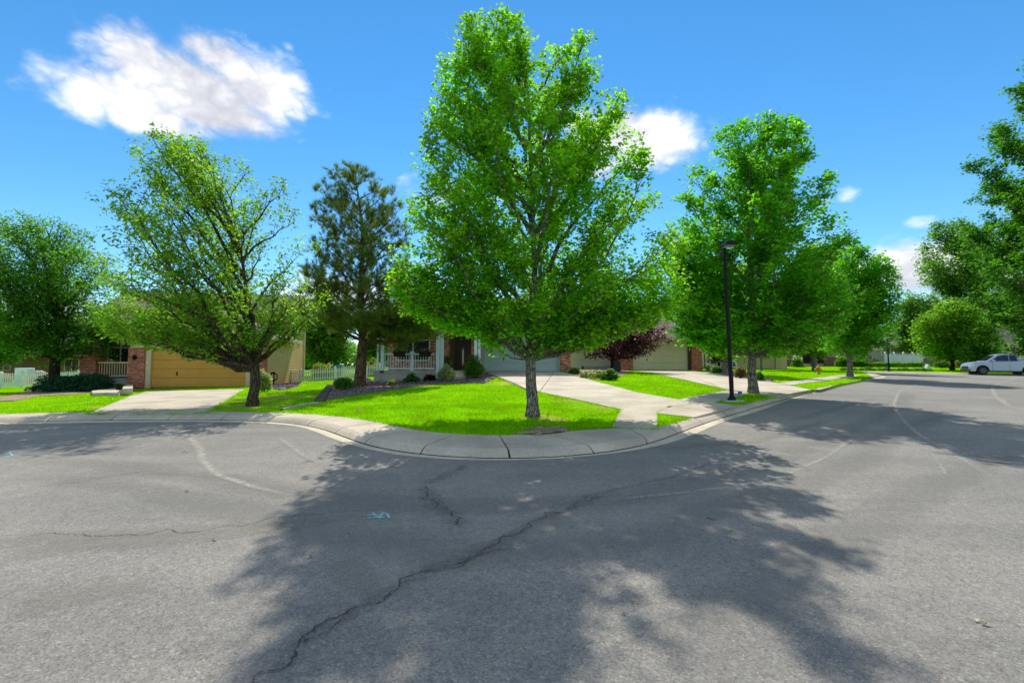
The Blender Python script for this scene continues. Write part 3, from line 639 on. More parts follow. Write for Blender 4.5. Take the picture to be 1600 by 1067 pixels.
# ================================================================== BUILDINGS
def siding(name, m, parent, x0, x1, z0, z1, y, face='y', h=0.18, clipf=None):
    """lapped boards on a wall; face y: wall in the x-z plane, boards stand out to -y; face x: wall in y-z plane at x=y, boards to +x (or -x when face=-x)"""
    mb = MB(); z = z0
    while z < z1-0.01:
        zt = min(z+h, z1); a, b = (x0, x1) if clipf is None else clipf((z+zt)/2)
        if b-a > 0.05:
            pr = [(0, z), (-0.045, z), (-0.008, zt), (0, zt)]
            if face == 'y': mb.prism([(y+u, w_) for u, w_ in pr], a, b, 'x')
            else:
                sgn = -1 if face == 'x' else 1
                mb.prism([(y+u*sgn, w_) for u, w_ in pr], a, b, 'y')
        z = zt
    o = mb.put(name, m, parent); return tag(o, kind='stuff')
def bricks(parent, m, x0, x1, y0, y1, z0, z1, seed=0, faces='fsb', bl=0.20, bh=0.062, name='brickwork', cap=False):
    """a pier or wall: a mortar core with every brick laid proud of it (front, sides)"""
    rg = random.Random(seed); e = 0.012
    core = MB().box(x0+e, x1-e, y0+e, y1, z0, z1).put(name, MORTAR, parent)
    mb = MB(); z = z0; r = 0
    while z < z1-0.02:
        zt = min(z+bh, z1); off = (bl/2 if r % 2 else 0)
        u = x0-off
        while u < x1-0.01:
            a, b = max(u, x0)+.004, min(u+bl-.010, x1-.004)
            if b-a > .02: q = rg.uniform(0, .005); mb.box(a, b, y0-q, y0+e+.01, z, zt-.010)
            u += bl
        for side, xx in (('l', x0), ('r', x1)):
            if side in faces:
                v = y0+.02-(0 if r % 2 else bl/2)
                while v < y1-.01:
                    a, b = max(v, y0+.03), min(v+bl-.010, y1)
                    q = rg.uniform(0, .005)
                    if b-a > .02: mb.box(*( (xx-q, xx+e+.01) if side == 'l' else (xx-e-.01, xx+q)), a, b, z, zt-.010)
                    v += bl
        z += bh+.012 if False else bh; r += 1
    if cap: 
        u = x0-.01
        while u < x1: mb.box(u+.003, min(u+.066, x1+.01), y0-.02, y0+.2, z1+.002, z1+.09); u += .07
    tag(mb.put('brick_course', m, core), kind='stuff'); return core
def garage_door(parent, m, w_, h, x0, y, z0, n=4, cols=0, dark=None):
    d = MB().box(x0, x0+w_, y+.05, y+.09, z0, z0+h).put('garage_door', m, parent); ph = h/n; me0 = None
    for i in range(n):
        mb = MB().prism([(y+.05, i*ph+.004), (y+.012, i*ph+.012), (y+.012, i*ph+ph-.012), (y+.05, i*ph+ph-.004)], 0, w_, 'x')
        if cols:
            cw = w_/cols
            for c in range(cols): mb.box(c*cw+.07, (c+1)*cw-.07, y-.004, y+.02, i*ph+.09, i*ph+ph-.09)
        else:
            for q in (.33, .66): mb.box(0.01, w_-.01, y+.004, y+.02, i*ph+ph*q-.075, i*ph+ph*q+.06)
        if me0 is None: me0 = mb.me('panel')
        add('panel', me0, m, d, loc=(x0, 0, z0+i*0+0)) if i == 0 else add('panel', me0, m, d, loc=(x0, 0, z0+i*ph))
    hb = MB().box(-.03, .03, y-.03, y+.02, -.2, .02); hb.put('handle', DARKM, d, loc=(x0+w_*.26, 0, z0+h*.42)); return d
def window(parent, x0, x1, y, z0, z1, frame=None, cols=1, rows=1, blind=None, fw=.06, bars_z=None):
    frame = frame or CREAMTRIM; mb = MB()
    mb.box(x0-fw, x0, y-.04, y+.03, z0-fw, z1+fw).box(x1, x1+fw, y-.04, y+.03, z0-fw, z1+fw).box(x0, x1, y-.04, y+.03, z1, z1+fw).box(x0, x1, y-.05, y+.03, z0-fw, z0)
    for i in range(1, cols): xx = x0+(x1-x0)*i/cols; mb.box(xx-.03, xx+.03, y-.03, y+.02, z0, z1)
    for zz in (bars_z or [z0+(z1-z0)*i/rows for i in range(1, rows)]): mb.box(x0, x1, y-.028, y+.02, zz-.022, zz+.022)
    f = mb.put('window', frame, parent)
    MB().box(x0, x1, y+.008, y+.016, z0, z1).put('pane', GLASS, f)
    if blind: MB().box(x0+.01, x1-.01, y+.002, y+.006, blind, z1).put('blind', BLIND, f)
    return f
def roof_uv(me):
    uv = me.uv_layers.new(name='UVMap')
    for p in me.polygons:
        n = p.normal; u = Vector((n.y, -n.x, 0)); u = u.normalized() if u.length > 1e-4 else Vector((1, 0, 0)); v = n.cross(u)
        for li in p.loop_indices: co = me.vertices[me.loops[li].vertex_index].co; uv.data[li].uv = (co.dot(u), co.dot(v))
def gable_roof(parent, m, trim, x0, x1, y0, y1, ze, zr, along='y', th=.14, over=.35, name='roof', fascia=True):
    """ridge along y (gable to the front) or x (eaves to the front)"""
    if along == 'y':
        c = (x0+x1)/2; sl_ = (zr-ze)/((x1-x0)/2); a0, a1 = x0-over, x1+over; zo = ze-sl_*over
        poly = [(a0, zo), (c, zr), (a1, zo), (a1, zo+th), (c, zr+th), (a0, zo+th)]; mb = MB().prism(poly, y0-over, y1+over*.3, 'y')
    else:
        c = (y0+y1)/2; sl_ = (zr-ze)/((y1-y0)/2); a0, a1 = y0-over, y1+over; zo = ze-sl_*over
        poly = [(a0, zo), (c, zr), (a1, zo), (a1, zo+th), (c, zr+th), (a0, zo+th)]; mb = MB().prism(poly, x0-over, x1+over, 'x')
    me = mb.me(name); roof_uv(me); o = add(name, me, m, parent)
    if fascia:
        t = MB(); e = .03
        if along == 'y':
            yy = y0-over-e; t.prism([(a0-.02, zo-.06), (a0-.02, zo+th*.7), (c, zr+th*.7), (c, zr-.06-.04)], yy, yy+.028, 'y').prism([(c+.002, zr+th*.7), (a1+.02, zo+th*.7), (a1+.02, zo-.06), (c+.002, zr-.10)], yy, yy+.028, 'y')
            t.box(a0-.03, a0-.004, y0-over, y1, zo-.05, zo+th*.7).box(a1+.004, a1+.03, y0-over, y1, zo-.05, zo+th*.7)
        else:
            yy = a0-e; t.box(x0-over, x1+over, yy, yy+.026, zo-.06, zo+th*.75).box(x0-over, x1+over, yy-.1, yy-.002, zo+th*.2, zo+th*.75)
        t.put('fascia', trim, o)
    return o
def railing(parent, m, p0, p1, z0, z1, gap=.13, name='railing', post=.0, bal=.032):
    p0 = Vector((p0[0], p0[1], 0)); p1 = Vector((p1[0], p1[1], 0)); L = (p1-p0).length; a = math.atan2(p1.y-p0.y, p1.x-p0.x)
    r = MB().box(0, L, -.045, .045, z1-.09, z1).put(name, m, parent, loc=(p0.x, p0.y, 0), rot=(0, 0, a)); MB().box(0, L, -.03, .03, z0+.08, z0+.15).put('bottom_rail', m, r)
    n = max(2, int(L/gap)); me = MB().box(-bal/2, bal/2, -bal/2, bal/2, z0+.145, z1-.085).me('baluster')
    for i in range(n): add('baluster', me, m, r, loc=((i+.5)*L/n, 0, 0))
    return r
def lantern(parent, x, y, z):
    l = MB().box(x-.06, x+.06, y-.03, y, z-.06, z+.12).lathe([(.03, .17), (.085, .13), (.085, .12), (.065, -.1), (.02, -.14)], 8, x, y-.14, z).box(x-.015, x+.015, y-.14, y-.02, z+.13, z+.15).put('wall_lamp', DARKM, parent)
    MB().lathe([(.055, .10), (.05, -.09)], 8, x, y-.14, z-.001).put('lamp_glass', mat('lamp_glass', (.5, .45, .33), .3), l)

# ---------------- the ochre house on the left, turned a little towards the street
zL = g(-18, 27)+.16
H = thing('house', 'ochre house with a wide tan garage door and red brick piers behind the leaning ash', 'house', (-21.1, 26.6, zL), R(11))
bricks(H, BRICK_L, -1.12, -.27, -.1, .5, -.12, 2.2, 1, 'lr', cap=True); bricks(H, BRICK_L, 5.36, 6.14, -.1, .5, -.2, 2.2, 2, 'lr', cap=True)
garage_door(H, TANDOOR, 5.1, 2.13, 0, .14, 0)
MB().box(-.27, 0, .0, .3, -.05, 2.2).put('door_trim', CREAMTRIM, H); MB().box(5.1, 5.36, .0, .3, -.1, 2.2).put('door_trim', CREAMTRIM, H)
MB().box(-.2, -.1, -.04, 0, 1.35, 1.52).put('keypad', WHITE, H)
MB().box(-1.1, 6.14, .02, .3, 2.3, 2.62).put('header_board', CREAMTRIM, H)
rise = (4.95-3.15)/3.62
siding('gable_siding', TANWALL, H, -1.1, 6.14, 2.62, 4.9, .06, 'y', .17, lambda z: (max(-1.1, 2.52-(4.95-z)/rise), min(6.14, 2.52+(4.95-z)/rise)))
MB().prism([(-1.1, -.3), (6.1, -.3), (6.1, 3.15), (2.52, 4.9), (-1.1, 3.15)], .3, 6.0, 'y').put('garage_wall', TANWALL, H)
siding('side_siding', TANWALL, H, .51, 5.0, -.1, 3.1, 6.10, 'x', .17)
gable_roof(H, ROOF_T, CREAMTRIM, -1.1, 6.14, .0, 6.5, 3.15, 4.98, 'y', .12, .5)
MB().box(-5.0, 6.08, 5.0, 9.3, -.4, 5.2).put('main_wall', TANWALL, H)
siding('side_siding', TANWALL, H, 5.0, 9.3, -.1, 5.2, 6.09, 'x', .17)
MB().box(6.06, 6.2, 9.2, 9.34, -.3, 5.15).put('corner_board', CREAMTRIM, H)
gable_roof(H, ROOF_T, CREAMTRIM, -5.0, 6.1, 5.0, 9.3, 5.2, 6.5, 'x', .14, .45)
# its porch
MB().box(-4.0, -1.2, .55, 2.8, -.5, .52).put('porch_slab', FOUND, H)
MB().box(-4.9, -1.12, 2.8, 5.0, -.4, 4.4).put('porch_wall', BROWNWALL, H); siding('porch_siding', BROWNWALL, H, -4.9, -1.13, .5, 4.4, 2.795, 'y', .17)
window(H, -3.75, -2.45, 2.74, 1.45, 3.3, CREAMTRIM, 2, 2, 2.4)
bricks(H, BRICK_L, -3.85, -3.1, .5, 1.2, -.4, 1.75, 3, 'lr', cap=True)
MB().prism([(-3.78, 1.86), (-3.17, 1.86), (-3.24, 3.5), (-3.71, 3.5)], .56, 1.1, 'y').put('stucco_column', TANWALL, H)
railing(H, CREAMTRIM, (-3.1, .75), (-1.14, .75), .55, 1.5, .13)
MB().box(-3.95, -1.05, .3, .5, 3.42, 3.62).put('porch_beam', CREAMTRIM, H)
rm = MB().prism([(.05, 3.6), (2.9, 4.5), (2.9, 4.6), (.05, 3.72)], -4.1, -1.15, 'x').me('porch_roof'); roof_uv(rm); add('porch_roof', rm, ROOF_D, H)
MB().box(-4.1, -1.15, -.01, .05, 3.55, 3.73).put('fascia', CREAMTRIM, H)
lantern(H, -.72, -.12, 1.72)
MB().tube([(-1.2, -.45, 3.0), (-1.2, -.1, 2.8), (-1.2, .3, 2.78), (-1.2, .42, 2.3)], .035, 6).put('downpipe', WHITE, H)
# concrete steps and landing at its left
st = thing('concrete_steps', 'pale concrete landing step beside the brick pier of the ochre house', 'steps', (0, 0, 0))
for k, px in enumerate([[(145,618),(143,614),(205,607),(208,612),(186,618),(168,617)]]):
    q = GG(px, .15); sheet('step', q, .26, CONC, .4, .2, st)
q = GG([(186,612),(200,604),(208,604),(207,611)], .3); sheet('step', q, .42, CONC, .4, .25, st)

# ---------------- the sage-green house in the middle
H = thing('house', 'brick house with pale blue porch railing and sage green garage door behind the tallest maple', 'house', (0, 30, .985))
zf = 0.0
def yl(Y): return Y-30
garage_door(H, SAGE, 4.82, 2.16, -1.8, .12, 0)
STR = mat('sage_trim', (.46,.57,.53), .6, .05, 2)
for q in ((-1.93, -1.8, -.02, .3, 0, 2.16), (3.02, 3.16, -.02, .3, 0, 2.16), (-1.93, 3.16, -.03, .3, 2.16, 2.42)): MB().box(*q).put('door_trim', STR, H)
bricks(H, BRICK_C, -2.26, -1.93, -.12, .5, -.1, 2.42, 4, 'lr'); bricks(H, BRICK_C, 3.16, 3.86, -.12, .6, -.2, 2.42, 5, 'lr')
MB().box(-2.26, 3.86, .3, 7, -.5, 2.6).put('garage_wall', PALEWALL, H)
bricks(H, BRICK_C, -2.26, 3.86, -.08, .4, 2.42, 3.1, 6, 'lr')
MB().prism([(-2.3, 3.1), (3.9, 3.1), (.8, 4.9)], -.02, 6, 'y').put('gable_wall', BRICK_C, H)
gable_roof(H, ROOF_T, BLUETRIM, -2.3, 3.9, 0, 7, 3.1, 4.95, 'y', .14, .45)
MB().box(-7.7, -1.9, -1.55, 9, -.9, 2.9).put('front_wall', MORTAR, H)
bricks(H, BRICK_C, -7.72, -5.35, -1.6, -1.5, .05, 2.9, 7, 'l'); bricks(H, BRICK_C, -5.05-.0, -1.9, -1.6, -1.5, .05, 2.9, 8, 'r') if False else None
bricks(H, BRICK_C, -5.35, -1.9, -1.6, -1.5, .05, 2.9, 8, '')
window(H, X(620,28.3), X(670,28.3), yl(28.33), .75, 2.2, WHITE, 2, 1, None, .07, [Z(531,28.3)-.985])
MB().box(-7.8, 3.9, 6, 10, -.9, 2.9).put('main_wall', PALEWALL, H)
gable_roof(H, ROOF_D, BLUETRIM, -7.9, 3.8, -1.6, 9.5, 2.75, 5.3, 'x', .14, .55)
# porch
MB().box(-7.75, -4.02, -4.45, -1.6, -1.0, .0).box(-7.8, -3.98, -4.5, -1.6, .0, .12).put('porch_base', FOUND, H)
MB().box(-4.02, -1.7, -4.3, -1.6, -.6, .10).put('entry_slab', CONC, H)
railing(H, BLUETRIM, (-7.2, -4.38), (X(641,25.6), -4.38), .12, 1.1, .135); railing(H, BLUETRIM, (X(647,25.6), -4.38), (-4.32, -4.38), .12, 1.1, .135); 
def post(x, y, w_, z0, z1, name='post', m=None):
    return MB().box(x-w_, x+w_, y-w_, y+w_, z0, z1).box(x-w_-.03, x+w_+.03, y-w_-.03, y+w_+.03, z0, z0+.12).box(x-w_-.03, x+w_+.03, y-w_-.03, y+w_+.03, z1-.12, z1).put(name, m or BLUETRIM, H, bevel=.008)
post(X(644,25.6), -4.38, .085, .0, 1.2); post(-7.28, -4.38, .09, .0, 2.72); post(-7.6, -4.2, .05, -.2, 2.72, 'downpipe', BLUETRIM)
post(X(684,25.5), -4.45, .10, -.4, 2.78, 'column'); post(X(689.5,25.5), -4.25, .09, .1, 2.78, 'column'); post(X(743,25.5), -4.45, .08, .1, 2.78, 'column'); post(X(748.5,25.5), -4.3, .07, .1, 2.78, 'column')
MB().box(-7.5, -4.3, -4.5, -4.3, 2.62, 2.85).put('porch_beam', BLUETRIM, H)
rm = MB().prism([(-5.0, 2.75), (-1.4, 4.0), (-1.4, 4.12), (-5.0, 2.88)], -8.1, -4.45, 'x').me('porch_roof'); roof_uv(rm); add('porch_roof', rm, ROOF_D, H)
MB().box(-8.1, -4.45, -5.05, -5.0, 2.68, 2.88).put('gutter', BLUETRIM, H)
MB().box(-4.35, -1.7, -4.6, -4.4, 2.78, 3.05).put('entry_beam', BLUETRIM, H)
MB().prism([(-4.35, 3.05), (-1.7, 3.05), (-3.03, 3.95)], -4.5, -4.42, 'y').put('pediment', BLUETRIM, H)
gable_roof(H, ROOF_D, BLUETRIM, -4.35, -1.7, -4.5, -1.5, 3.05, 4.0, 'y', .1, .28)
MB().tube([(X(692,25.4), -4.62, 2.7), (X(692,25.4), -4.62, -.5)], .035, 6).put('downspout', BLUETRIM, H)
dr = MB().box(X(711,28.3), X(736,28.3), -1.72, -1.62, .1, 2.25).box(X(727,28.3)-.025, X(727,28.3)+.025, -1.76, -1.72, .3, 2.1).put('front_door', DARKDOOR, H)
MB().box(X(722,28.3), X(725,28.3), -1.735, -1.725, .35, 2.1).put('sidelight', GLASS, dr); MB().lathe([(.03, -.02), (.04, .03)], 8, X(720,28.3), -1.78, 1.1, 'y').put('handle', DARKM, dr)
MB().box(X(703,28.3), X(711,28.3), -1.68, -1.63, .1, 2.25).put('door_surround', BROWNM, H)
for k in range(3): MB().box(-3.55, -2.55, -4.3-.32*(k+1), -4.3-.32*k-.004, -.75, .08-.16*(k+1)+.06).put('step', CONC, H)
# flower boxes hang on the porch rail, flowers stand at the door
def flower_box(x, lab):
    r = thing('planter', lab, 'planter', (x, 30-4.50, .985+1.0), 0, 'hanging baskets on the porch railing')
    MB().prism([(-.36, .18), (.36, .18), (.27, -.1), (-.27, -.1)], -.13, .03, 'y').box(-.2, -.17, -.02, .13, .12, .18).box(.17, .2, -.02, .13, .12, .18).put('basket', mat('dark_coir', (.03,.02,.015), .95), r)
    return r
FB = [flower_box(X(624,25.5), 'dark flower basket hanging on the porch railing left of its middle post'), flower_box(X(664.5,25.5), 'dark flower basket hanging on the porch railing right of its middle post')]

# ---------------- the cream house on the right
zR = .93; H = thing('house', 'pale house with cream sectional garage door between red brick piers', 'house', (0, 40, zR))
garage_door(H, CREAMDOOR, 4.86, 2.42, 10.62, .12, 0, 4, 8)
bricks(H, BRICK_L, 9.3, 10.55, -.2, 1.5, -.3, 2.7, 9, 'lr'); bricks(H, BRICK_L, 15.72, 16.65, -.2, .8, -.3, 2.7, 10, 'lr')
MB().box(10.55, 10.62, .0, .3, -.1, 2.42).put('door_trim', BROWNM, H); MB().box(15.48, 15.72, -.02, .3, -.1, 2.42).put('door_trim', BROWNM, H); MB().box(10.55, 15.72, -.03, .3, 2.42, 2.85).put('header_board', CREAMTRIM, H)
MB().box(15.56, 15.64, -.06, -.02, 1.7, 1.95).put('keypad', WHITE, H)
MB().box(9.4, 16.6, .3, 9, -.5, 2.85).put('garage_wall', BEIGEWALL, H)
siding('front_siding', PALEWALL, H, 5.2, 9.5, .35, 4.2, 1.5, 'y', .15); MB().box(5.2, 16.6, 1.52, 9, -.4, 4.2).put('wing_wall', PALEWALL, H)
MB().box(5.2, 9.5, 1.4, 1.5, -.5, .33).put('foundation', FOUND, H)
MB().box(X(953,41.4), X(956,41.4), 1.42, 1.5, .3, .85).box(X(909,41.4), X(912,41.4), 1.40, 1.5, -.2, .95).box(X(912,41.4), X(953,41.4), 1.42, 1.5, .80, .88).put('well_trim', PALEWALL, H)
gp = MB()
for k in range(8): x = X(892,41.3)+k*(X(909,41.3)-X(892,41.3))/8; gp.box(x+.008, x+.122, 1.36, 1.40, -.35, .95)
gp.put('side_gate', PALEWALL, H)
MB().tube([(16.85, -.1, 2.7), (16.85, -.15, .3), (17.0, -.45, .05), (17.3, -.8, -.05)], .05, 8).put('downspout', BROWNM, H)
gable_roof(H, ROOF_T, mat('pale_fascia', (.55,.47,.36), .6), 5.0, 16.9, -.2, 11, 3.0, 6.6, 'x', .14, .5)
ac = thing('air_conditioner', 'dark outdoor air conditioner unit beside the brick pier by the purple plum trunk', 'air conditioner', (*G(962,581,.1), g(*G(962,581,.1))+.1))
MB().box(-.3, .3, -.3, .3, .05, .75).box(-.34, .34, -.34, .34, 0, .05).put('cabinet', mat('grey_metal', (.07,.07,.07), .5), ac, bevel=.02)
for k in range(6): MB().box(-.28, .28, -.312, -.3, .12+.1*k, .15+.1*k).put('louvre', DARKM, ac)
MB().lathe([(.25, .755), (.25, .77), (.05, .775)], 16).put('fan_grille', DARKM, ac)

# ---------------- houses further along the street
z = .92; H = thing('house', 'tan garage partly hidden behind the second maple trunk and the white lawn sign', 'house', (0, 53, z))
garage_door(H, BEIGEWALL, 4.9, 2.15, X(1146.5,53), .12, 0); x0 = X(1146.5,53)
MB().box(x0-1.2, x0+6.2, .3, 8, -.4, 3.0).put('wall', BEIGEWALL, H); MB().box(x0-1.2, x0, .0, .3, -.3, 2.15).put('pier', BEIGEWALL, H); MB().box(x0+4.9, x0+6.2, 0, .3, -.3, 2.15).put('pier', BEIGEWALL, H); MB().box(x0-1.2, x0+6.2, -.05, .3, 2.15, 2.5).put('header_board', BROWNM, H)
gable_roof(H, ROOF_T, BROWNM, x0-1.4, x0+6.4, 0, 9, 2.75, 5.6, 'x', .14, .5)
MB().box(x0-6, x0-1.2, 1.5, 8, -.4, 2.9).put('side_wall', PALEWALL, H)
z = 1.1; H = thing('house', 'low brick house with a shaded porch behind the yellow hydrant', 'house', (0, 62, z)); a, b = X(1176,62), X(1246,62)
MB().box(a, b, 0, 9, -.5, 1.75).put('brick_wall', FARBRICK, H); MB().box(a, b, .06, 9, 1.75, 2.9).put('upper_wall', BEIGEWALL, H)
c, d = X(1292,62), X(1366,62)
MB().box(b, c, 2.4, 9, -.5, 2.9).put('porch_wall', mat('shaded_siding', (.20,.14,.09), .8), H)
for px in (1247, 1270, 1290): MB().box(X(px,62)-.25, X(px,62)+.25, -.1, .4, -.4, 1.75).box(X(px,62)-.12, X(px,62)+.12, .0, .3, 1.75, 2.7).put('porch_pier', FARBRICK, H)
railing(H, BROWNM, (X(1249,62), .1), (X(1268,62), .1), .45, 1.4, .18); railing(H, BROWNM, (X(1272,62), .1), (X(1288,62), .1), .45, 1.4, .18); MB().box(b, c, 0, 2.4, -.5, .4).put('porch_base', CONC, H)
window(H, X(1258,62), X(1268,62), 2.32, 1.2, 2.5, WHITE, 1, 2); MB().box(X(1275,62), X(1283,62), 2.3, 2.38, .45, 2.5).put('front_door', DARKDOOR, H)
MB().box(c, d, .3, 9, -.5, 1.3).put('brick_wall', FARBRICK, H); MB().box(c, d, .36, 9, 1.3, 2.9).put('upper_wall', BEIGEWALL, H)
window(H, X(1337,62), X(1343,62), .28, 1.2, 2.2, WHITE, 1, 2); window(H, X(1359,62), X(1366,62)-.1, .28, .9, 2.4, WHITE, 1, 2)
gable_roof(H, ROOF_T, CREAMTRIM, a-.2, d+.2, 0, 9, 2.65, 5.4, 'x', .14, .6); 
z = 1.1; H = thing('house', 'grey house with a pale grey hip roof behind the white vinyl fence', 'house', (0, 66, z)); a, b = X(1364,66), X(1462,66)
MB().box(a, b, 0, 9, -.5, 3.0).put('wall', GREYWALL, H); siding('front_siding', GREYWALL, H, a, b, 1.0, 3.0, -.005, 'y', .2); window(H, X(1378,66), X(1391,66), -.04, 1.75, 2.75, WHITE, 2, 1, None, .14)
MB().box(a, X(1372,66), -.12, 0, -.4, 1.0).put('brick_base', FARBRICK, H)
mb = MB(); o_ = .6; mb.v = [(a-o_,-o_,2.95),(b+o_,-o_,2.95),(b+o_,9+o_,2.95),(a-o_,9+o_,2.95),(a+3.6,4.5,5.3),(b-3.6,4.5,5.3),(a-o_,-o_,3.08),(b+o_,-o_,3.08),(b+o_,9+o_,3.08),(a-o_,9+o_,3.08)]
mb.f = [(6,7,5,4),(7,8,5),(8,9,4,5),(9,6,4),(0,1,7,6),(1,2,8,7),(2,3,9,8),(3,0,6,9),(3,2,1,0)]; rm = mb.me('roof'); roof_uv(rm); rf = add('roof', rm, ROOF_G, H); MB().box(a-o_-.03, b+o_+.03, -o_-.04, -o_-.004, 2.92, 3.14).put('fascia', WHITE, rf)
z = .8; H = thing('house', 'tan house corner behind the pickup at the right edge', 'house', (0, 55, z)); a = X(1577,55)
MB().box(a, a+9, 0, 9, -.6, 3.1).put('wall', BEIGEWALL, H); MB().box(a+.8, a+1.4, -.05, 0, -.4, 2.9).put('pilaster', PALEWALL, H); window(H, a+2.4, a+3.6, -.05, 1.1, 2.3, WHITE, 2, 1); gable_roof(H, ROOF_T, CREAMTRIM, a-.2, a+9, 0, 9, 2.9, 5.2, 'x', .14, .5)
MB().box(a+1.4, a+8.9, -.05, .01, 2.0, 2.4).put('trim_band', BROWNM, H)
H = thing('house', 'brown house with a low roof beyond the left picket fence', 'house', (-52, 50, g(-52, 50)))
MB().box(-12, 9, 0, 9, -.5, 2.9).put('wall', BROWNWALL, H); siding('front_siding', BROWNWALL, H, -12, 9, .3, 2.9, -.005, 'y', .2); window(H, -4.5, -3, -.05, 1.0, 2.2, CREAMTRIM, 2, 1); window(H, 3, 4.5, -.05, 1.0, 2.2, CREAMTRIM, 2, 1); gable_roof(H, ROOF_D, CREAMTRIM, -12, 9, 0, 9, 2.8, 4.7, 'x', .14, .5)
# ================================================================== FENCES AND STREET FURNITURE
def picket_fence(label, pts, h=1.0, gap=.16, posts=2.4, m=None, group='white picket fences'):
    m = m or WHITEF; x0, y0 = pts[0]; t = thing('picket_fence', label, 'fence', (x0, y0, g(x0, y0)+.1), 0, group); z00 = g(x0, y0)+.1
    pm = MB().prism([(-.04, .05), (.04, .05), (.04, h-.05), (0, h), (-.04, h-.05)], -.012, .012, 'y').me('picket'); pom = MB().box(-.06,.06,-.06,.06,-.1,h+.03).prism([(-.075,h+.03),(.075,h+.03),(.02,h+.10),(-.02,h+.10)], -.075, .075, 'y').me('post')
    for (a, b) in zip(pts[:-1], pts[1:]):
        a = Vector(a); b = Vector(b); L = (b-a).length; an = math.atan2(b.y-a.y, b.x-a.x); n = int(L/gap)
        za, zb = g(*a)+.1-z00, g(*b)+.1-z00; off = Vector((math.sin(an), -math.cos(an)))*.035
        for i in range(n):
            f = (i+.5)/n; p = a.lerp(b, f); add('picket', pm, m, t, (p.x-x0+off.x, p.y-y0+off.y, za+(zb-za)*f), (0, 0, an+random.uniform(-.02,.02)))
        for i in range(int(L/posts)+1):
            f = min(1, i*posts/L); p = a.lerp(b, f); add('post', pom, m, t, (p.x-x0, p.y-y0, za+(zb-za)*f), (0, 0, an))
        for zz in (.28, .74):
            mb = MB(); s = math.atan2(zb-za, L); mb.box(0, L/math.cos(s), -.02, .02, zz-.04, zz+.04); add('rail', mb.me('rail'), m, t, (a.x-x0, a.y-y0, za), (0, -s, an))
    return t
picket_fence('white picket fence from the left edge to the brick porch of the ochre house', [(-39,31.0),(-32.6,30.4),(-33.6,36.5),(-30.5,37.5)])
picket_fence('white picket fence between the ochre siding wall and the pine trunk', [(X(470,33.2),33.2), (X(443,33.6),33.6)][::-1]+[(X(575,33.8),33.8)], .98)
picket_fence('white picket fence stepping uphill behind the pine to the pale blue porch', [(X(520,38),38.0), (X(560,38.5),38.5), (X(598,38),38.0)], 1.0)
def vinyl_fence(label, a, b, h):
    L = b[0]-a[0]; t = thing('vinyl_fence', label, 'fence', (a[0], a[1], g(*a)+.1)); n = 4
    for i in range(n+1): MB().box(i*L/n-.07, i*L/n+.07, -.07, .07, 0, h+.08).prism([(i*L/n-.09,h+.08),(i*L/n+.09,h+.08),(i*L/n,h+.18)], -.09, .09, 'y').put('post', WHITE, t)
    for i in range(n):
        x0, x1 = i*L/n+.08, (i+1)*L/n-.08; MB().box(x0, x1, -.03, .03, h-.32, h-.2).box(x0, x1, -.03, .03, .08, .2).box(x0, x1, -.02, .02, h-.05, h).put('rail', WHITE, t)
        k = int((x1-x0)/.3); me = MB().box(.006, (x1-x0)/k-.006, -.015, .015, .2, h-.32).me('plank')
        for q in range(k): add('plank', me, WHITE, t, (x0+q*(x1-x0)/k, 0, 0))
        me2 = MB().box(-.015, .015, -.012, .012, h-.2, h-.05).me('baluster')
        for q in range(int((x1-x0)/.16)): add('baluster', me2, WHITE, t, (x0+.08+q*.16, 0, 0))
vinyl_fence('tall white vinyl privacy fence in front of the grey house', (X(1383,60),60), (X(1441,60),60), 1.75)
t = thing('trellis', 'white garden gate frame beyond the roof of the silver pickup', 'trellis', (X(1563,52),52,g(X(1563,52),52)+.1))
for k in range(9): MB().box(-.9+.3*k-.03, -.9+.3*k+.03, -.03, .03, 0, 2.0 if k in (1,4) else 1.5).put('post', WHITE, t)
MB().prism([(-.7,1.9),(.4,2.1),(.4,2.25),(-.7,2.05)], -.05, .05, 'y').put('beam', WHITE, t); MB().box(-1,1.6,-.02,.02,1.2,1.3).put('rail', WHITE, t)

def street_lamp(label, x, y, h, lean=0.0):
    z = g(x, y)+.1; t = thing('street_lamp', label, 'street lamp', (x, y, z), R(-20), 'black street lamps'); t.rotation_euler = (0, lean, R(0))
    MB().box(-.28,.28,-.28,.28,-.1,.06).put('footing', CONC, t, bevel=.02)
    MB().lathe([(.12,.06),(.12,.10),(.09,.15),(.064,.2),(.062,1.2),(.060,1.22),(.052,h-.3),(.05,h-.18)], 12).put('pole', DARKM, t, True)
    MB().box(-.04,.04,-.072,-.055,.45,.75).put('hand_hole_cover', DARKM, t)
    a = MB().tube([(0,0,h-.25),(.0,-.02,h-.1),(.0,-.1,h-.04)], .03, 6).box(-.05,.05,-.25,.02,h-.07,h-.03).put('arm', DARKM, t)
    hd = MB().prism([(-.18,h-.08),(.18,h-.08),(.14,h+.04),(-.14,h+.04)], -.48, -.12, 'y').put('lamp_head', DARKM, t, bevel=.015); MB().box(-.14,.14,-.44,-.16,h-.095,h-.081).put('lens', mat('lamp_lens',(.45,.45,.42),.3), hd)
lx, ly = G(1144, 628, .1); street_lamp('tall black street lamp on the grass strip beside the second maple', lx, ly, 4.78, -.028)
lx, ly = G(1388.5, 581.7, .1); ly2 = 43.9; street_lamp('distant thin black street lamp in front of the white vinyl fence', X(1388.5,44.5), 44.5, 4.85, -.01)

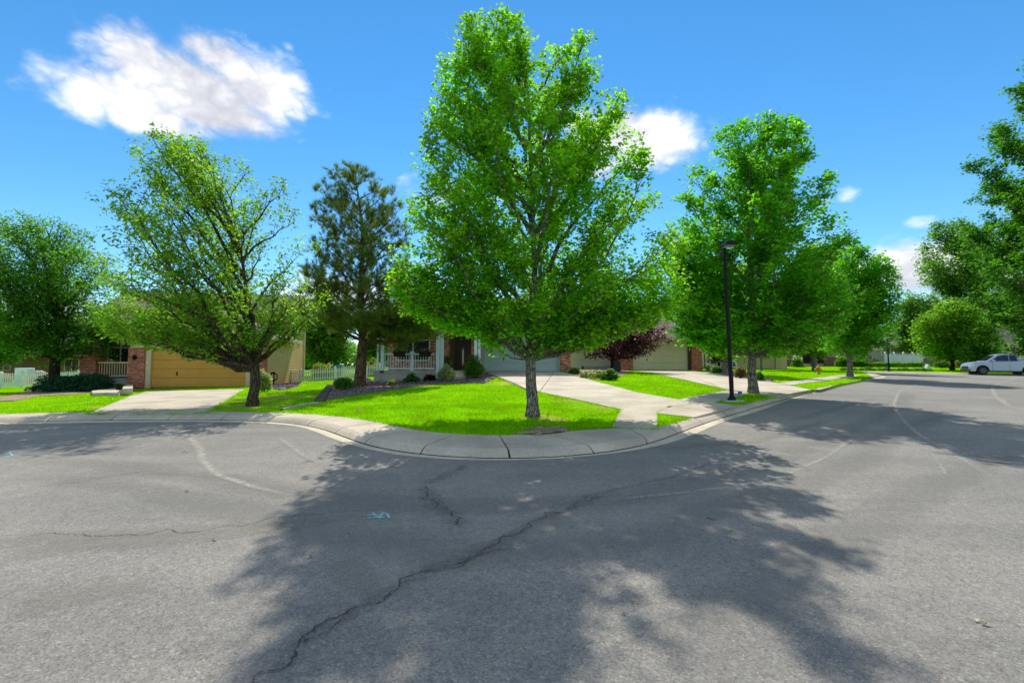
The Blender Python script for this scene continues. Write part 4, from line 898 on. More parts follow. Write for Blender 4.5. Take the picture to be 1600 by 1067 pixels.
def hydrant(px, py):
    x, y = G(px, py, .1); z = g(x, y)+.1; YEL = mat('yellow_paint', (.62,.34,.02), .45, .08, 4); t = thing('fire_hydrant', 'yellow fire hydrant on the lawn', 'fire hydrant', (x, y, z))
    MB().lathe([(.17,0),(.17,.05),(.11,.06),(.105,.42),(.15,.43),(.15,.48),(.12,.52),(.08,.60),(.03,.64),(.03,.70)], 14).put('body', YEL, t, True)
    for a in (0, PI): MB().lathe([(.055,0),(.055,.08),(.075,.08),(.075,.14),(.02,.16)], 8, axis='z').put('outlet', YEL, t, True, (.09*math.cos(a),0,.36), (0, PI/2 if a == 0 else -PI/2, 0))
    MB().lathe([(.075,0),(.075,.08),(.10,.08),(.10,.15),(.02,.17)], 8).put('outlet', YEL, t, True, (0,-.09,.32), (PI/2,0,0)); t.scale = (1.05,)*3
hydrant(1279, 585)
def flag(label, px, py, col, h=.36, w_=.11):
    x, y = G(px, py, .12); t = thing('marker_flag', label, 'marker flag', (x, y, g(x, y)+.11), random.uniform(-.3,.3)); MB().tube([(0,0,0),(0,0,h)], .003, 4).put('wire', DARKM, t)
    mb = MB(); n = 5
    for i in range(n+1):
        for z_ in (h-w_*.85, h): mb.v.append((w_*i/n, .012*math.sin(i*1.6), z_))
    mb.f = [(2*i, 2*i+2, 2*i+3, 2*i+1) for i in range(n)]; mb.put('pennant', col, t)
YF = mat('flag_yellow', (.75,.62,.10), .6); BF = mat('flag_blue', (.06,.22,.62), .6)
flag('small yellow marker flag in the shaded lawn right of the pine', 558, 650, YF, .24, .10); flag('small yellow marker flag beside the tallest maple trunk', 855, 655, YF, .16, .07); flag('yellow marker flag in the rock bed before the porch', 612, 603, YF, .35, .16)
flag('small blue marker flag in the grass between lamp post and second maple', 1153, 619, BF, .18, .13)
t = thing('lawn_sign', 'white lawn sign with a dark square on it beside the black lamp pole', 'sign', (*G(1148,577,.1), g(*G(1148,577,.1))+.1)); s_ = t.location.y/711
MB().box(-4*s_,4.2*s_,-.03,.03,2*s_,17*s_).box(-4*s_,-3.4*s_,-.04,.04,0,2*s_).box(3.6*s_,4.2*s_,-.04,.04,0,2*s_).put('board', WHITE, t); MB().box(-2.6*s_,1.4*s_,-.04,-.031,5*s_,11*s_).put('emblem', mat('sign_navy',(.02,.03,.10),.5), t)
t = thing('a_frame_sign', 'white folding board leaning on the far lawn by the round hedges', 'sign', (X(1449,52),52,g(X(1449,52),52)+.1))
MB().prism([(-.3,0),(-.22,0),(.02,.62),(-.05,.62)], -.2, .2, 'y').put('board', WHITE, t); MB().prism([(.25,0),(.32,0),(.05,.62),(0,.62)], -.2, .2, 'y').put('board', WHITE, t)
x, y = X(441,36), 36.0; zz = g(x,y)
t = thing('recycling_bin', 'blue recycling bin behind the picket fence left of the pine', 'bin', (X(527,37),37,g(X(527,37),37)+.1)); BLU = mat('bin_blue',(.10,.22,.38),.5)
MB().prism([(-.27,.05),(.27,.05),(.33,1.05),(-.33,1.05)], -.3, .3, 'y').put('body', BLU, t, bevel=.02); MB().box(-.36,.36,-.36,.34,1.05,1.13).put('lid', BLU, t, bevel=.02); MB().lathe([(.1,-.03),(.1,.03)], 10, .25, .3, .1, 'y').put('wheel', DARKM, t)
t = thing('hose_reel', 'dark coiled garden hose by the lower siding of the ochre house', 'hose reel', (*G(427,602,.15), g(*G(427,602,.15))+.12))
ring = [(0, .0, 0)]; 
for k, (rr, yy) in enumerate(((.24,0),(.2,.04),(.26,-.05))): MB().tube([(rr*math.cos(a*PI/8), yy, .55+rr*math.sin(a*PI/8)) for a in range(17)], .025, 6).put('coil', DARKM, t, True)
MB().box(-.03,.03,.02,.08,0,.85).box(-.25,.25,0,.1,0,.04).put('stand', DARKM, t)
t = thing('utility_box', 'white box with a round grey vent beyond the left picket fence', 'utility box', (X(33,36),36,g(X(33,36),36)+.1)); MB().box(-.5,.5,0,.6,0,1.25).put('cabinet', WHITE, t, bevel=.03); MB().lathe([(.13,-.02),(.15,.0),(.15,.03)],14,.18,-.02,.85,'y').put('vent', mat('vent_grey',(.2,.22,.28),.5), t)
t = thing('rock_pile', 'heap of pale rocks behind the left picket fence beside the white box', 'rocks', (X(56,36.5),36.5,g(X(56,36.5),36.5)+.1))
for k in range(9):
    bm = bmesh.new(); bmesh.ops.create_icosphere(bm, subdivisions=2, radius=.3)
    for v in bm.verts: v.co *= 0.75+0.45*random.random(); v.co.z *= .8
    me = bpy.data.meshes.new('rock'); bm.to_mesh(me); bm.free(); add('rock', me, mat('pale_rock',(.40,.36,.33),.9,.35,3,.6,12), t, (random.uniform(-.6,.6), random.uniform(-.2,.3), .25+.3*(k//4)), (random.random()*3,)*3)
t = thing('plant_pot', 'small dark plant pot on the landing beside the juniper', 'pot', (*G(186,606,.5), g(*G(186,606,.5))+.42)); MB().lathe([(.10,0),(.15,.22),(.17,.22),(.17,.27),(.13,.26),(.12,.2)], 12).put('pot', DARKM, t, True)

# ---------------- the silver pickup
def pickup():
    Yf = 42.9; xf = X(1527, Yf); xr = X(1597.5, 41.6); a = math.atan2(41.6-Yf, xr-xf); wb = math.hypot(xr-xf, 41.6-Yf)
    zf, zr = g(xf, Yf), g(xr, 41.6); t = thing('pickup_truck', 'silver four-door pickup parked at the far kerb', 'pickup truck', (xf, Yf, zf+.01), a); t.scale = (1.0, 1.0, 1.08); t.rotation_euler = (0, -math.atan2(zr-zf, wb), a)
    PAINT = mat('silver_paint', (.33,.39,.49), .28, spec=.6, metal=.35); TR = mat('truck_trim', (.02,.02,.022), .6); TY = mat('tyre_rubber', (.02,.02,.02), .85); RIM = mat('rim_alloy', (.07,.07,.075), .3, metal=.8); CG = mat('tinted_glass', (.012,.016,.026), .05, spec=.8)
    # x runs backwards from the front wheel, near side is -y; half width .98
    def arch(cx, r, n=9): return [(cx+r*math.cos(PI-PI*i/n), .36+r*math.sin(PI-PI*i/n)) for i in range(n+1)]
    low = [(-.88,.42),(-.86,.30)]+[(-.50,.30)]+arch(0,.47)+[(.5,.33),(wb-.5,.33)]+arch(wb,.47)+[(wb+.5,.36),(wb+1.05,.45)]
    side = low+[(wb+1.12,.62),(wb+1.14,1.28),(wb-.52,1.28),(wb-.6,1.2),(1.0,1.14),(.32,1.17),(-.5,1.06),(-.78,.94),(-.88,.74)]
    b = MB().prism(side, -.98, .98, 'y').put('body', PAINT, t, bevel=.045)
    cabp = [(.24,1.14),(1.02,1.68),(1.45,1.80),(2.35,1.81),(wb-.72,1.75),(wb-.56,1.66),(wb-.5,1.26),(wb-.55,1.1),(.4,1.05)]
    def wz(v): return .955-(v-1.05)*.32
    c = MB(); n = len(cabp); c.v = [(u, -wz(v), v) for u, v in cabp]+[(u, wz(v), v) for u, v in cabp]
    c.f = [tuple(range(n)), tuple(range(n, 2*n))[::-1]]+[(i, (i+1) % n, n+(i+1) % n, n+i) for i in range(n)]; c.put('cab', PAINT, t, bevel=.03)
    for q in ([(.62,1.19),(1.10,1.60),(1.5,1.69),(1.80,1.70),(1.80,1.19)], [(1.86,1.19),(1.86,1.70),(2.3,1.705),(wb-.78,1.64),(wb-.68,1.19)]):
        for s in (1, -1):
            m_ = MB(); m_.v = [(u, s*-(wz(v)+.012), v) for u, v in q]+[(u, s*-(wz(v)-.02), v) for u, v in q]; k = len(q)
            m_.f = [tuple(range(k)), tuple(range(k, 2*k))[::-1]]+[(i, (i+1) % k, k+(i+1) % k, k+i) for i in range(k)]; m_.put('side_window', CG, t)
    m_ = MB(); m_.v = [(.34,-.84,1.20),(.34,.84,1.20),(.96,.68,1.63),(.96,-.68,1.63)]; m_.v += [(x-.025, y, z+.035) for x, y, z in m_.v]; m_.f = [(0,1,2,3),(7,6,5,4),(0,4,5,1),(1,5,6,2),(2,6,7,3),(3,7,4,0)]; m_.put('windscreen', CG, t)
    for lab, x0, x1 in (('door', .66, 1.82), ('door', 1.84, wb-.62)):
        d = MB().box(x0, x1, -.993, -.978, .42, 1.12).put(lab, PAINT, t, bevel=.008); MB().box(x1-.28, x1-.08, -1.012, -.99, .90, .935).put('door_handle', PAINT, d); MB().box(x0-.012, x0, -.985, -.975, .40, 1.06).put('door_gap', TR, d)
    MB().box(.42, wb-.42, -.995, -.95, .27, .37).put('sill', TR, t); MB().prism([(-.93,.28),(-.5,.26),(-.48,.36),(-.91,.48)], -.96, .96, 'y').put('bumper', TR, t, bevel=.02)
    MB().prism([(-.90,.68),(-.78,.84),(-.55,.90),(-.58,.80),(-.86,.64)], -.985, -.6, 'y').put('headlight', mat('lamp_glass_clear',(.7,.72,.75),.1,spec=.8), t); MB().prism([(-.90,.68),(-.78,.84),(-.55,.90),(-.58,.80),(-.86,.64)], .6, .985, 'y').put('headlight', MATS['lamp_glass_clear'], t)
    MB().box(-.92,-.87,-.58,.58,.52,.74).put('grille', TR, t); MB().box(.62,.80,-1.2,-.96,1.14,1.30).put('mirror', PAINT, t, bevel=.03); MB().box(.62,.80,.96,1.2,1.14,1.30).put('mirror', PAINT, t, bevel=.03)
    MB().box(wb-.5, wb+1.1, -.93, -.86, 1.27, 1.31).box(wb-.5, wb+1.1, .86, .93, 1.27, 1.31).put('bed_rail', TR, t); MB().box(wb+1.08,wb+1.16,-.97,-.8,.75,1.1).put('tail_light', mat('red_lens',(.35,.02,.02),.2), t)
    for cx in (0, wb):
        MB().box(cx-.46, cx+.46, -.72, .72, .28, .86).put('wheel_well', TR, t)
        for s in (-1, 1):
            wh = .36; wt = MB().lathe([(.24,-.11),(.335,-.125),(.36,-.09),(.36,.09),(.335,.125),(.24,.11)], 24, cx, s*.88, wh, 'y').put('wheel', TY, t, True); r_ = MB().lathe([(.235,0),(.22,.03),(.06,.045),(.02,.05)], 20, cx, s*.88-(.15 if s < 0 else -.10), wh, 'y')
            for q in range(5):
                aa = q*2*PI/5; r_.prism([(cx+.03*math.cos(aa+1.57), wh+.03*math.sin(aa+1.57)), (cx+.03*math.cos(aa-1.57), wh+.03*math.sin(aa-1.57)), (cx+.22*math.cos(aa-.14), wh+.22*math.sin(aa-.14)), (cx+.22*math.cos(aa+.14), wh+.22*math.sin(aa+.14))], s*.88-.165, s*.88-.13, 'y')
            r_.put('rim', RIM, wt); MB().lathe([(.23,0),(.23,.01)], 16, cx, s*.88-.119, wh, 'y').put('hub_shadow', TR, wt)
pickup()

# ================================================================== TREES AND PLANTS
def leaves_at(P_, size, rng, ratio=.75, up=.6, droop=.35, fold=.25):
    n = len(P_); N = rng.normal(size=(n, 3)); N /= np.linalg.norm(N, axis=1)[:, None]; N[:, 2] = np.abs(N[:, 2]); N = N*(1-up)+np.array([0, 0, up]); N += rng.normal(0, .25, (n, 3)); N /= np.linalg.norm(N, axis=1)[:, None]
    a = rng.random(n)*2*PI; T = np.stack([np.cos(a), np.sin(a), -droop*np.ones(n)], 1); T -= N*(T*N).sum(1)[:, None]; T /= np.linalg.norm(T, axis=1)[:, None]; B = np.cross(N, T)
    L = (size*(.65+.7*rng.random(n)))[:, None]; Wd = L*ratio*.5
    return np.stack([P_, P_+T*L*.45+B*Wd+N*L*fold*.3, P_+T*L-N*L*.1, P_+T*L*.45-B*Wd+N*L*fold*.3], 1)
class Env:
    """the outline of a crown, measured from the photograph at the tree's own distance: rows of (height, left, right)"""
    def __init__(s, rows, dep=.9): A = np.array(sorted(rows)); s.z, s.l, s.r = A.T; s.dep = dep
    def at(s, z, phi=0.0):
        l = np.interp(z, s.z, s.l); r = np.interp(z, s.z, s.r); c = (l+r)/2; q = (r-l)/2; return c, q
    def pt(s, z, phi, f=1.0):
        c, q = s.at(z); return np.array([c+q*f*math.cos(phi), q*s.dep*f*math.sin(phi), z])
    def ok(s, p, k=1.0):
        if p[2] > s.z[-1]+.05 or p[2] < s.z[0]-.25: return False
        c, q = s.at(p[2]); return ((p[0]-c)/(q*k+1e-6))**2+(p[1]/(q*s.dep*k+1e-6))**2 <= 1
def bez(a, b, c, n): t = np.linspace(0, 1, n)[:, None]; return (1-t)**2*a+2*t*(1-t)*b+t*t*c
def px_env(base_px, base_py, Y, rows, dep=.9, zb=None):
    b = P(base_px, base_py, Y); zb = b.z if zb is None else zb
    return Env([(P(0, py, Y).z-zb, P(xl, py, Y).x-b.x, P(xr, py, Y).x-b.x) for py, xl, xr in rows], dep)
def tree(label, kind, loc, env, leafm, barkm, nleaf, lsize, trunk_r, fork, seed, nlimb=34, ratio=.75, steep=1.1, lead=1.0, name=None, leaders=1, twig=.5, spread=.13, up=.55, droop=.4, group=None, lean=(0,0), lo_frac=0.0, sub_n=9, tuft=None, sub_up=.35, inner=.22, wind=0.0, bias=1.0, ragged=.2, plume=.55, extra=(), bright=None):
    rng = np.random.default_rng(seed); t = thing(name or 'tree', label, 'tree', loc, 0, group); mb = MB(); H_ = env.z[-1]; z0 = env.z[0]; twigs = []
    def clampd(p, q):
        for f in (1, .85, .7, .55, .4):
            r = p+(q-p)*f
            if env.ok(r, 1.04): return r
        return p+(q-p)*.3
    cT, qT = env.at(H_*.93); n = 14; zz = np.linspace(0, H_*.97*lead, n); ldr = []
    for i, z in enumerate(zz):
        c, q = env.at(max(z, z0)); f = np.clip((z-fork*.6)/max(.1, H_-fork), 0, 1); ldr.append(np.array([c*f*.8+lean[0]*min(z, fork)/fork*(1-f)+.05*math.sin(z*1.3+seed), .05*math.cos(z*1.1+seed)+lean[1]*f, z]))
    ldr = np.array(ldr); ldr[0, :2] = 0
    rad = [trunk_r*(1.0-.12*min(z, fork)/fork if z < fork else .88*max(.06, (1-(z-fork)/(H_-fork+.01)))**1.0*(.55 if leaders > 1 else .8)) for z in zz]; 
    fl = [np.array([0, 0, -.15])]+[np.array([0, 0, .06])]+[np.array([0,0,.3])]
    pts = [tuple(p) for p in fl]+[tuple(p) for p in ldr[1:]]; rr = [trunk_r*1.55, trunk_r*1.3, trunk_r*1.05]+rad[1:]
    mb.tube(pts, rr, 12); 
    # knurl the root flare a little so that the trunk does not read as a turned post
    for i, v in enumerate(mb.v):
        k_ = 1+.10*math.sin(3*math.atan2(v[1], v[0]+1e-6)+seed)*max(0, 1-v[2]/.5)+.03*math.sin(7*math.atan2(v[1], v[0]+1e-6)+v[2]*2); mb.v[i] = (v[0]*k_ if v[2] < .6 else v[0], v[1]*k_ if v[2] < .6 else v[1], v[2])
    limbs = []
    for i in range(nlimb+len(extra)):
        if i < nlimb: f = ((i+.5)/nlimb)**bias; zt = z0+(H_-z0)*(lo_frac+(1-lo_frac)*f)+rng.normal(0, .12)*(H_-z0)/10; zt = min(max(zt, z0+.05), H_*.985); phi = i*2.39996+rng.normal(0, .3)
        else: zt, phi = extra[i-nlimb]; f = (zt-z0)/(H_-z0)
        c, q = env.at(zt); e = env.pt(zt, phi, rng.uniform(1-ragged*1.6, 1.0) if i < nlimb else rng.uniform(.82, .98)); rr_ = math.hypot(e[0], e[1]); zs = np.clip(zt-steep*rr_*rng.uniform(.8, 1.15)-.2, fork*rng.uniform(.85, 1.0), H_*.9)
        s = np.array([np.interp(zs, ldr[:, 2], ldr[:, 0]), np.interp(zs, ldr[:, 2], ldr[:, 1]), zs]); hm = rng.uniform(.32, .62); mid = s+(e-s)*np.array([hm, hm, rng.uniform(.28, .7) if zt > zs else .2])+rng.normal(0, .12, 3); pl = bez(s, mid, e, 8); pl[1:-1] += rng.normal(0, .018*np.linalg.norm(e-s)**.8, (6, 3))
        L = np.linalg.norm(e-s); r0 = min(trunk_r*.5, .0145*L+.010)*(1.25 if zs < fork*1.15 and leaders > 1 else 1); mb.tube([tuple(p) for p in pl], list(np.linspace(r0, .006, 8)), 6, False); limbs.append((pl, L, f))
    for pl, L, f in limbs:
        ns = max(3, int(sub_n*min(1.6, L/2.2)))
        for k in range(ns):
            s_ = inner+(1-inner)*(k+rng.random())/ns; idx = s_*7; j = int(min(6, idx)); p = pl[j]+(pl[j+1]-pl[j])*(idx-j); tg = pl[j+1]-pl[j]; tg = tg/np.linalg.norm(tg)
            d = tg*plume+np.append(rng.normal(0, .6, 2), rng.normal(sub_up, .35)); d[0] += wind; d /= np.linalg.norm(d); ln = np.clip(L*rng.uniform(.16, .40)*(1.15-.55*s_), .25, 1.7); q = clampd(p, p+d*ln)
            m_ = (p+q)/2+np.array([0, 0, .08*ln]); sp = bez(p, m_, q, 4); mb.tube([tuple(x) for x in sp], [.010+.004*ln, .008, .006, .003], 3, False)
            nt = max(3, int(6*ln/.8))
            for w_ in range(nt):
                u = (w_+.6)/nt; a = p+(q-p)*u; dd = (q-p)/max(ln, .01)*.7+np.append(rng.normal(0, .6, 2), rng.normal(.15, .4)); dd[0] += wind; dd /= np.linalg.norm(dd); b = clampd(a, a+dd*twig*rng.uniform(.5, 1.2)); twigs.append((a, b))
            twigs.append((p+(q-p)*.5, q))
    A = np.array([x[0] for x in twigs]); B = np.array([x[1] for x in twigs]); Lw = np.linalg.norm(B-A, axis=1)+.05
    if tuft is None:
        w_ = Lw*rng.uniform(.15, 1.3, len(Lw))**1.6; k = rng.choice(len(twigs), nleaf, p=w_/w_.sum()); u = rng.random(nleaf)**.62; Pp = A[k]+(B[k]-A[k])*u[:, None]+np.clip(rng.normal(0, spread, (nleaf, 3)), -1.5*spread, 1.5*spread)*np.array([1, 1, .8])
        V = leaves_at(Pp, lsize, rng, ratio, up, droop); cm = fast_mesh('crown', V, 4)
    else:
        w_ = Lw/Lw.sum(); k = rng.choice(len(twigs), nleaf, p=w_); u = rng.random(nleaf)**.6; Pp = A[k]+(B[k]-A[k])*u[:, None]+rng.normal(0, .03, (nleaf, 3)); D0 = (B[k]-A[k])/Lw[k][:, None]; D0[:, 2] += tuft; D0 /= np.linalg.norm(D0, axis=1)[:, None]
        nn = 11; D = D0[:, None, :]+rng.normal(0, .55, (nleaf, nn, 3)); D /= np.linalg.norm(D, axis=2)[..., None]; D = D.reshape(-1, 3); Q = np.repeat(Pp, nn, 0); S = rng.normal(size=D.shape); S = np.cross(D, S); S /= np.linalg.norm(S, axis=1)[:, None]
        ln = (lsize*(.6+.7*rng.random(len(D))))[:, None]; V = np.stack([Q-S*.008, Q+S*.008, Q+D*ln], 1); cm = fast_mesh('crown', V, 3)
    tr = mb.put('trunk', barkm, t, True)
    tag(add('crown', cm, leafm, t), kind='stuff'); return t

# --- the tallest maple
Yt = 11.55; b = P(832, 648, Yt); ZR = lambda py, Y, zb: P(0, py, Y).z-zb; EX = [(ZR(py, Yt, b.z), ph) for py, ph in ((500,0),(490,.35),(505,-.4),(470,-.15),(455,.2),(512,.15),(480,.05),(485,PI-.35),(465,PI+.15),(450,PI-.2),(495,1.57+PI),(475,PI+.4),(515,-.9),(440,.1),(430,PI))]; E = px_env(832, 648, Yt, [(30,722,752),(46,716,838),(75,692,910),(105,684,945),(150,672,968),(190,664,982),(230,655,1000),(270,650,1018),(320,640,1028),(370,615,1050),(420,610,1060),(455,613,1062),(482,632,1054),(503,668,1035),(523,705,965),(542,760,900)], .66)
tree('tallest maple with bright green crown on the corner lawn', 'maple', tuple(b), E, L_MAPLE, BARK, 104000, .098, .142, 1.55, 3, nlimb=68, steep=1.3, sub_n=12, inner=.25, ragged=.24, bias=1.1, spread=.09, plume=.95, extra=EX, sub_up=.25)
# --- second maple by the lamp
x, y = G(1177, 614.5, .12); EX = [(ZR(py, y, g(x, y)+.1), ph) for py, ph in ((500,PI),(480,PI-.3),(460,PI+.25),(510,PI+.3),(440,PI),(520,0),(500,.3),(480,-.2),(520,PI),(525,-1.57),(520,-2.2),(515,-.9))]; E = px_env(1177, 614.5, y, [(180,1182,1212),(205,1130,1240),(230,1088,1262),(270,1078,1275),(310,1062,1288),(350,1045,1296),(390,1040,1300),(430,1038,1310),(470,1044,1312),(505,1040,1305),(530,1062,1285),(548,1110,1245)], .92)
tree('second maple with deep green crown on the grass strip behind the black street lamp', 'maple', (x, y, g(x, y)+.1), E, L_MAPLE2, BARK, 80000, .125, .155, 1.5, 5, nlimb=52, steep=1.2, sub_n=12, ragged=.22, bias=1.1, spread=.10, plume=.95, extra=EX, sub_up=.25)
# --- leaning ash before the ochre garage
x, y = G(395, 634, .12); EX = [(ZR(py, y, g(x, y)+.1), ph) for py, ph in ((525,PI),(505,PI-.4),(515,PI+.4),(490,PI),(530,PI+.9),(500,0),(470,.2),(485,-.4),(520,-.9),(450,PI),(460,0),(535,PI+.5))]; E = px_env(395, 634, y, [(207,250,264),(225,228,345),(260,214,392),(295,212,462),(330,190,488),(365,160,492),(400,158,502),(440,160,504),(475,160,500),(505,172,490),(527,195,470),(550,290,420)], .85)
tree('leaning ash with thin open crown and many upswept stems before the ochre garage', 'ash', (x, y, g(x, y)+.1), E, L_ASH, BARK_A, 36000, .125, .15, 1.35, 8, nlimb=44, ratio=.42, steep=1.25, leaders=3, lean=(.12, 0), sub_n=8, twig=.55, spread=.10, up=.35, droop=.55, bias=1.1, sub_up=.3, wind=-.12, inner=.3, plume=.9, ragged=.34, extra=EX)
# --- pine
x, y = G(562, 604, .12); EX = [(ZR(py, y, g(x, y)+.1), ph) for py, ph in ((505,0),(520,.3),(490,-.3),(515,-.15),(470,.2),(528,-.5),(500,-.8),(510,-1.3),(480,.5),(500,PI),(480,PI-.3),(460,PI+.3),(440,0),(430,PI))]; E = px_env(562, 604, y, [(258,528,542),(272,505,592),(300,497,622),(340,492,640),(380,484,648),(420,474,652),(455,470,660),(490,470,690),(515,480,698),(535,535,692),(548,590,640)], .8)
tree('dark long-needled pine in the rock bed left of the porch', 'pine', (x, y, g(x, y)+.1), E, L_PINE, BARK_P, 16500, .25, .27, 2.4, 12, nlimb=74, steep=.6, name='pine_tree', sub_n=9, tuft=.55, twig=.5, sub_up=.45, inner=.3, ragged=.2, extra=EX)
# --- pear tree behind the juniper at the left
Yt = 25.6; b = P(86, 604, Yt); b.z = g(b.x, b.y)+.1; E = px_env(86, 604, Yt, [(338,30,66),(352,5,118),(375,-12,150),(400,-22,172),(430,-30,182),(470,-34,188),(505,-30,186),(535,-20,176),(558,10,160),(572,50,120)], .9, b.z)
tree('dense dark green pear tree behind the juniper at the left picket fence', 'pear', tuple(b), E, L_PEAR, BARK_D, 54000, .135, .26, 2.0, 15, nlimb=50, steep=1.5, sub_n=10, spread=.2, twig=.7, ragged=.3)
# --- trees along the street
def street_tree(label, px, py, Y, rows, leafm, n, ls, tr, fork, seed, bark=None, zb=None, **kw):
    b = P(px, py, Y); b.z = g(b.x, b.y)+.1; E = px_env(px, py, Y, rows, .9, b.z); return tree(label, 'tree', tuple(b), E, leafm, bark or BARK, n, ls, tr, fork, seed, **kw)
x, y = G(1328, 588.5, .12)
street_tree('small green maple at the end of the grass strip by the bend of the street', 1328, 588, y, [(384,1325,1345),(400,1300,1368),(425,1286,1388),(455,1280,1400),(490,1276,1402),(520,1270,1400),(545,1285,1385),(558,1305,1355)], L_MAPLE2, 34000, .175, .17, 1.6, 21, nlimb=38, spread=.2, twig=.7)
street_tree('lime green tree between the second maple and the small maple', 1273, 572, 47, [(376,1268,1302),(390,1262,1318),(420,1230,1325),(455,1200,1325),(490,1180,1325),(520,1172,1320),(545,1190,1310),(558,1230,1290)], L_LIME, 26000, .28, .26, 2.0, 22, nlimb=36, spread=.35, twig=1.0)
street_tree('tree with several stems behind the black street lamp near the tan garage', 1136, 580, 33, [(395,1120,1150),(420,1095,1180),(460,1080,1195),(500,1078,1196),(525,1085,1190),(545,1100,1170)], L_LIME, 13000, .21, .32, .9, 23, nlimb=26, leaders=3, spread=.25, twig=.8)
street_tree('slim young tree on the lawn just right of the second maple trunk', 1190, 577, 44, [(500,1180,1200),(520,1170,1210),(540,1165,1215),(552,1180,1205)], L_LIME, 2500, .3, .1, 1.2, 24, nlimb=12, spread=.25)
def plum(label, px, py, Y, rows, seed, n=6500):
    return street_tree(label, px, py, Y, rows, L_PLUM, n, .17, .13, 1.0, seed, BARK_D, nlimb=30, spread=.14, twig=.5, droop=.7, steep=.8, sub_up=.05, name='plum_tree', group='purple-leaf plum trees')
plum('purple-leaf plum against the pale siding wall left of the cream garage', 957, 586, 32.5, [(494,985,1030),(506,925,1042),(518,902,1046),(530,895,1045),(545,898,1030),(556,915,1000)], 31, 8500)
plum('smaller purple-leaf plum beyond the right brick pier of the cream garage', 1123, 577, 44, [(530,1105,1125),(542,1098,1140),(555,1099,1140),(565,1108,1132)], 32, 2600)
street_tree('round bushy green tree behind the picket fence between ochre house and pine', 512, 575, 44, [(478,490,535),(495,470,550),(520,462,556),(545,462,556),(562,470,550),(570,490,530)], L_FAR, 22000, .24, .22, 1.5, 41, BARK_D, nlimb=30, spread=.35, twig=.9)
street_tree('green tree glimpsed between the pine trunk and the porch', 588, 572, 44, [(500,575,600),(520,566,610),(545,566,610),(562,572,605)], L_FAR, 4500, .3, .16, 1.2, 42, BARK_D, nlimb=16, spread=.35)
for k, (px, Y, top, w_, lab, lm) in enumerate([(-5,46,470,60,'far green tree at the left edge beyond the picket fence',L_FAR),(130,62,505,40,'far green tree glimpsed behind the porch of the ochre house',L_FAR)]):
    street_tree(lab, px, 580, Y, [(top,px-8,px+8),(top+20,px-w_*.7,px+w_*.7),(top+50,px-w_,px+w_),(top+80,px-w_*.8,px+w_*.8),(566,px-w_*.3,px+w_*.3)], lm, 15000, .26, .2, 1.5, 45+k, BARK_D, nlimb=26, spread=.4, twig=1.0)
street_tree('mid green tree behind the white vinyl fence', 1432, 569, 64, [(460,1425,1450),(472,1408,1462),(495,1402,1468),(520,1402,1468),(540,1408,1462),(552,1425,1450)], L_FAR, 20000, .30, .22, 2.0, 51, BARK_D, nlimb=28, spread=.45, twig=1.2)
x, y = G(1488, 574, .12)
street_tree('bushy rounded tree with short dark trunk on the far lawn left of the pickup', 1488, 574, 50, [(468,1480,1505),(482,1458,1520),(505,1440,1530),(530,1434,1532),(548,1440,1525),(556,1460,1510)], L_ASH, 30000, .22, .2, 1.1, 52, BARK_D, nlimb=34, spread=.35, twig=1.0)
street_tree('small dense tree behind the hood of the pickup', 1527, 572, 48, [(511,1518,1540),(522,1505,1552),(540,1496,1556),(553,1495,1555),(562,1510,1540)], L_FAR, 14000, .22, .14, .8, 53, BARK_D, nlimb=24, spread=.3, twig=.7)
street_tree('tall olive toned tree behind the rounded trees near the right edge', 1535, 572, 66, [(345,1468,1495),(365,1455,1530),(395,1438,1560),(420,1436,1570),(450,1470,1580),(490,1495,1590),(530,1505,1590)], L_FAR, 42000, .31, .4, 3.0, 54, BARK_D, nlimb=44, spread=.4, twig=1.3, steep=1.2)
Yt = 22; b = P(1668, 600, Yt); E = px_env(1668, 600, Yt, [(60,1640,1700),(110,1600,1740),(150,1570,1760),(200,1548,1780),(250,1538,1800),(300,1520,1810),(350,1512,1820),(400,1510,1825),(450,1512,1825),(500,1530,1815),(530,1560,1780),(548,1600,1740)], .9, g(b.x, b.y)+.1)
b.z = g(b.x, b.y)+.1
tree('large maple reaching in from the right edge of the picture', 'maple', tuple(b), E, L_RIGHT, BARK, 110000, .145, .24, 1.9, 61, nlimb=56, steep=1.0, spread=.14, twig=.55, ragged=.26, plume=.9)

# ---------------- shrubs, hedges, flowers
def shrub(label, x, y, rx, ry, h, leafm, n, ls, seed, name='shrub', cat='shrub', z=None, up=.5, ratio=.6, base=.0, stems=6, droop=.2, group=None):
    rng = np.random.default_rng(seed); z0 = (g(x, y)+.12) if z is None else z; t = thing(name, label, cat, (x, y, z0), 0, group); mb = MB()
    d = rng.normal(size=(n, 3)); d /= np.linalg.norm(d, axis=1)[:, None]; d[:, 2] = np.abs(d[:, 2])*1.0-base*rng.random(n); r = (rng.random(n)**.35)
    lump = 1+.16*np.sin(d[:, 0]*5+seed)*np.cos(d[:, 1]*4+seed*2)+.10*np.sin(d[:, 2]*7+seed)
    Pp = np.stack([d[:, 0]*rx*r*lump, d[:, 1]*ry*r*lump, np.maximum(.02, h*(.12+.88*np.abs(d[:, 2])*r*lump))], 1)
    tag(add('foliage', fast_mesh('foliage', leaves_at(Pp, ls, rng, ratio, up, droop), 4), leafm, t), kind='stuff')
    for k in range(stems): a = rng.random()*6.28; mb.tube([(.04*math.cos(a), .04*math.sin(a), -.1), (rx*.35*math.cos(a), ry*.35*math.sin(a), h*.45), (rx*.6*math.cos(a), ry*.6*math.sin(a), h*.8)], [.02, .014, .005], 5, False)
    mb.put('stems', BARK_D, t); return t
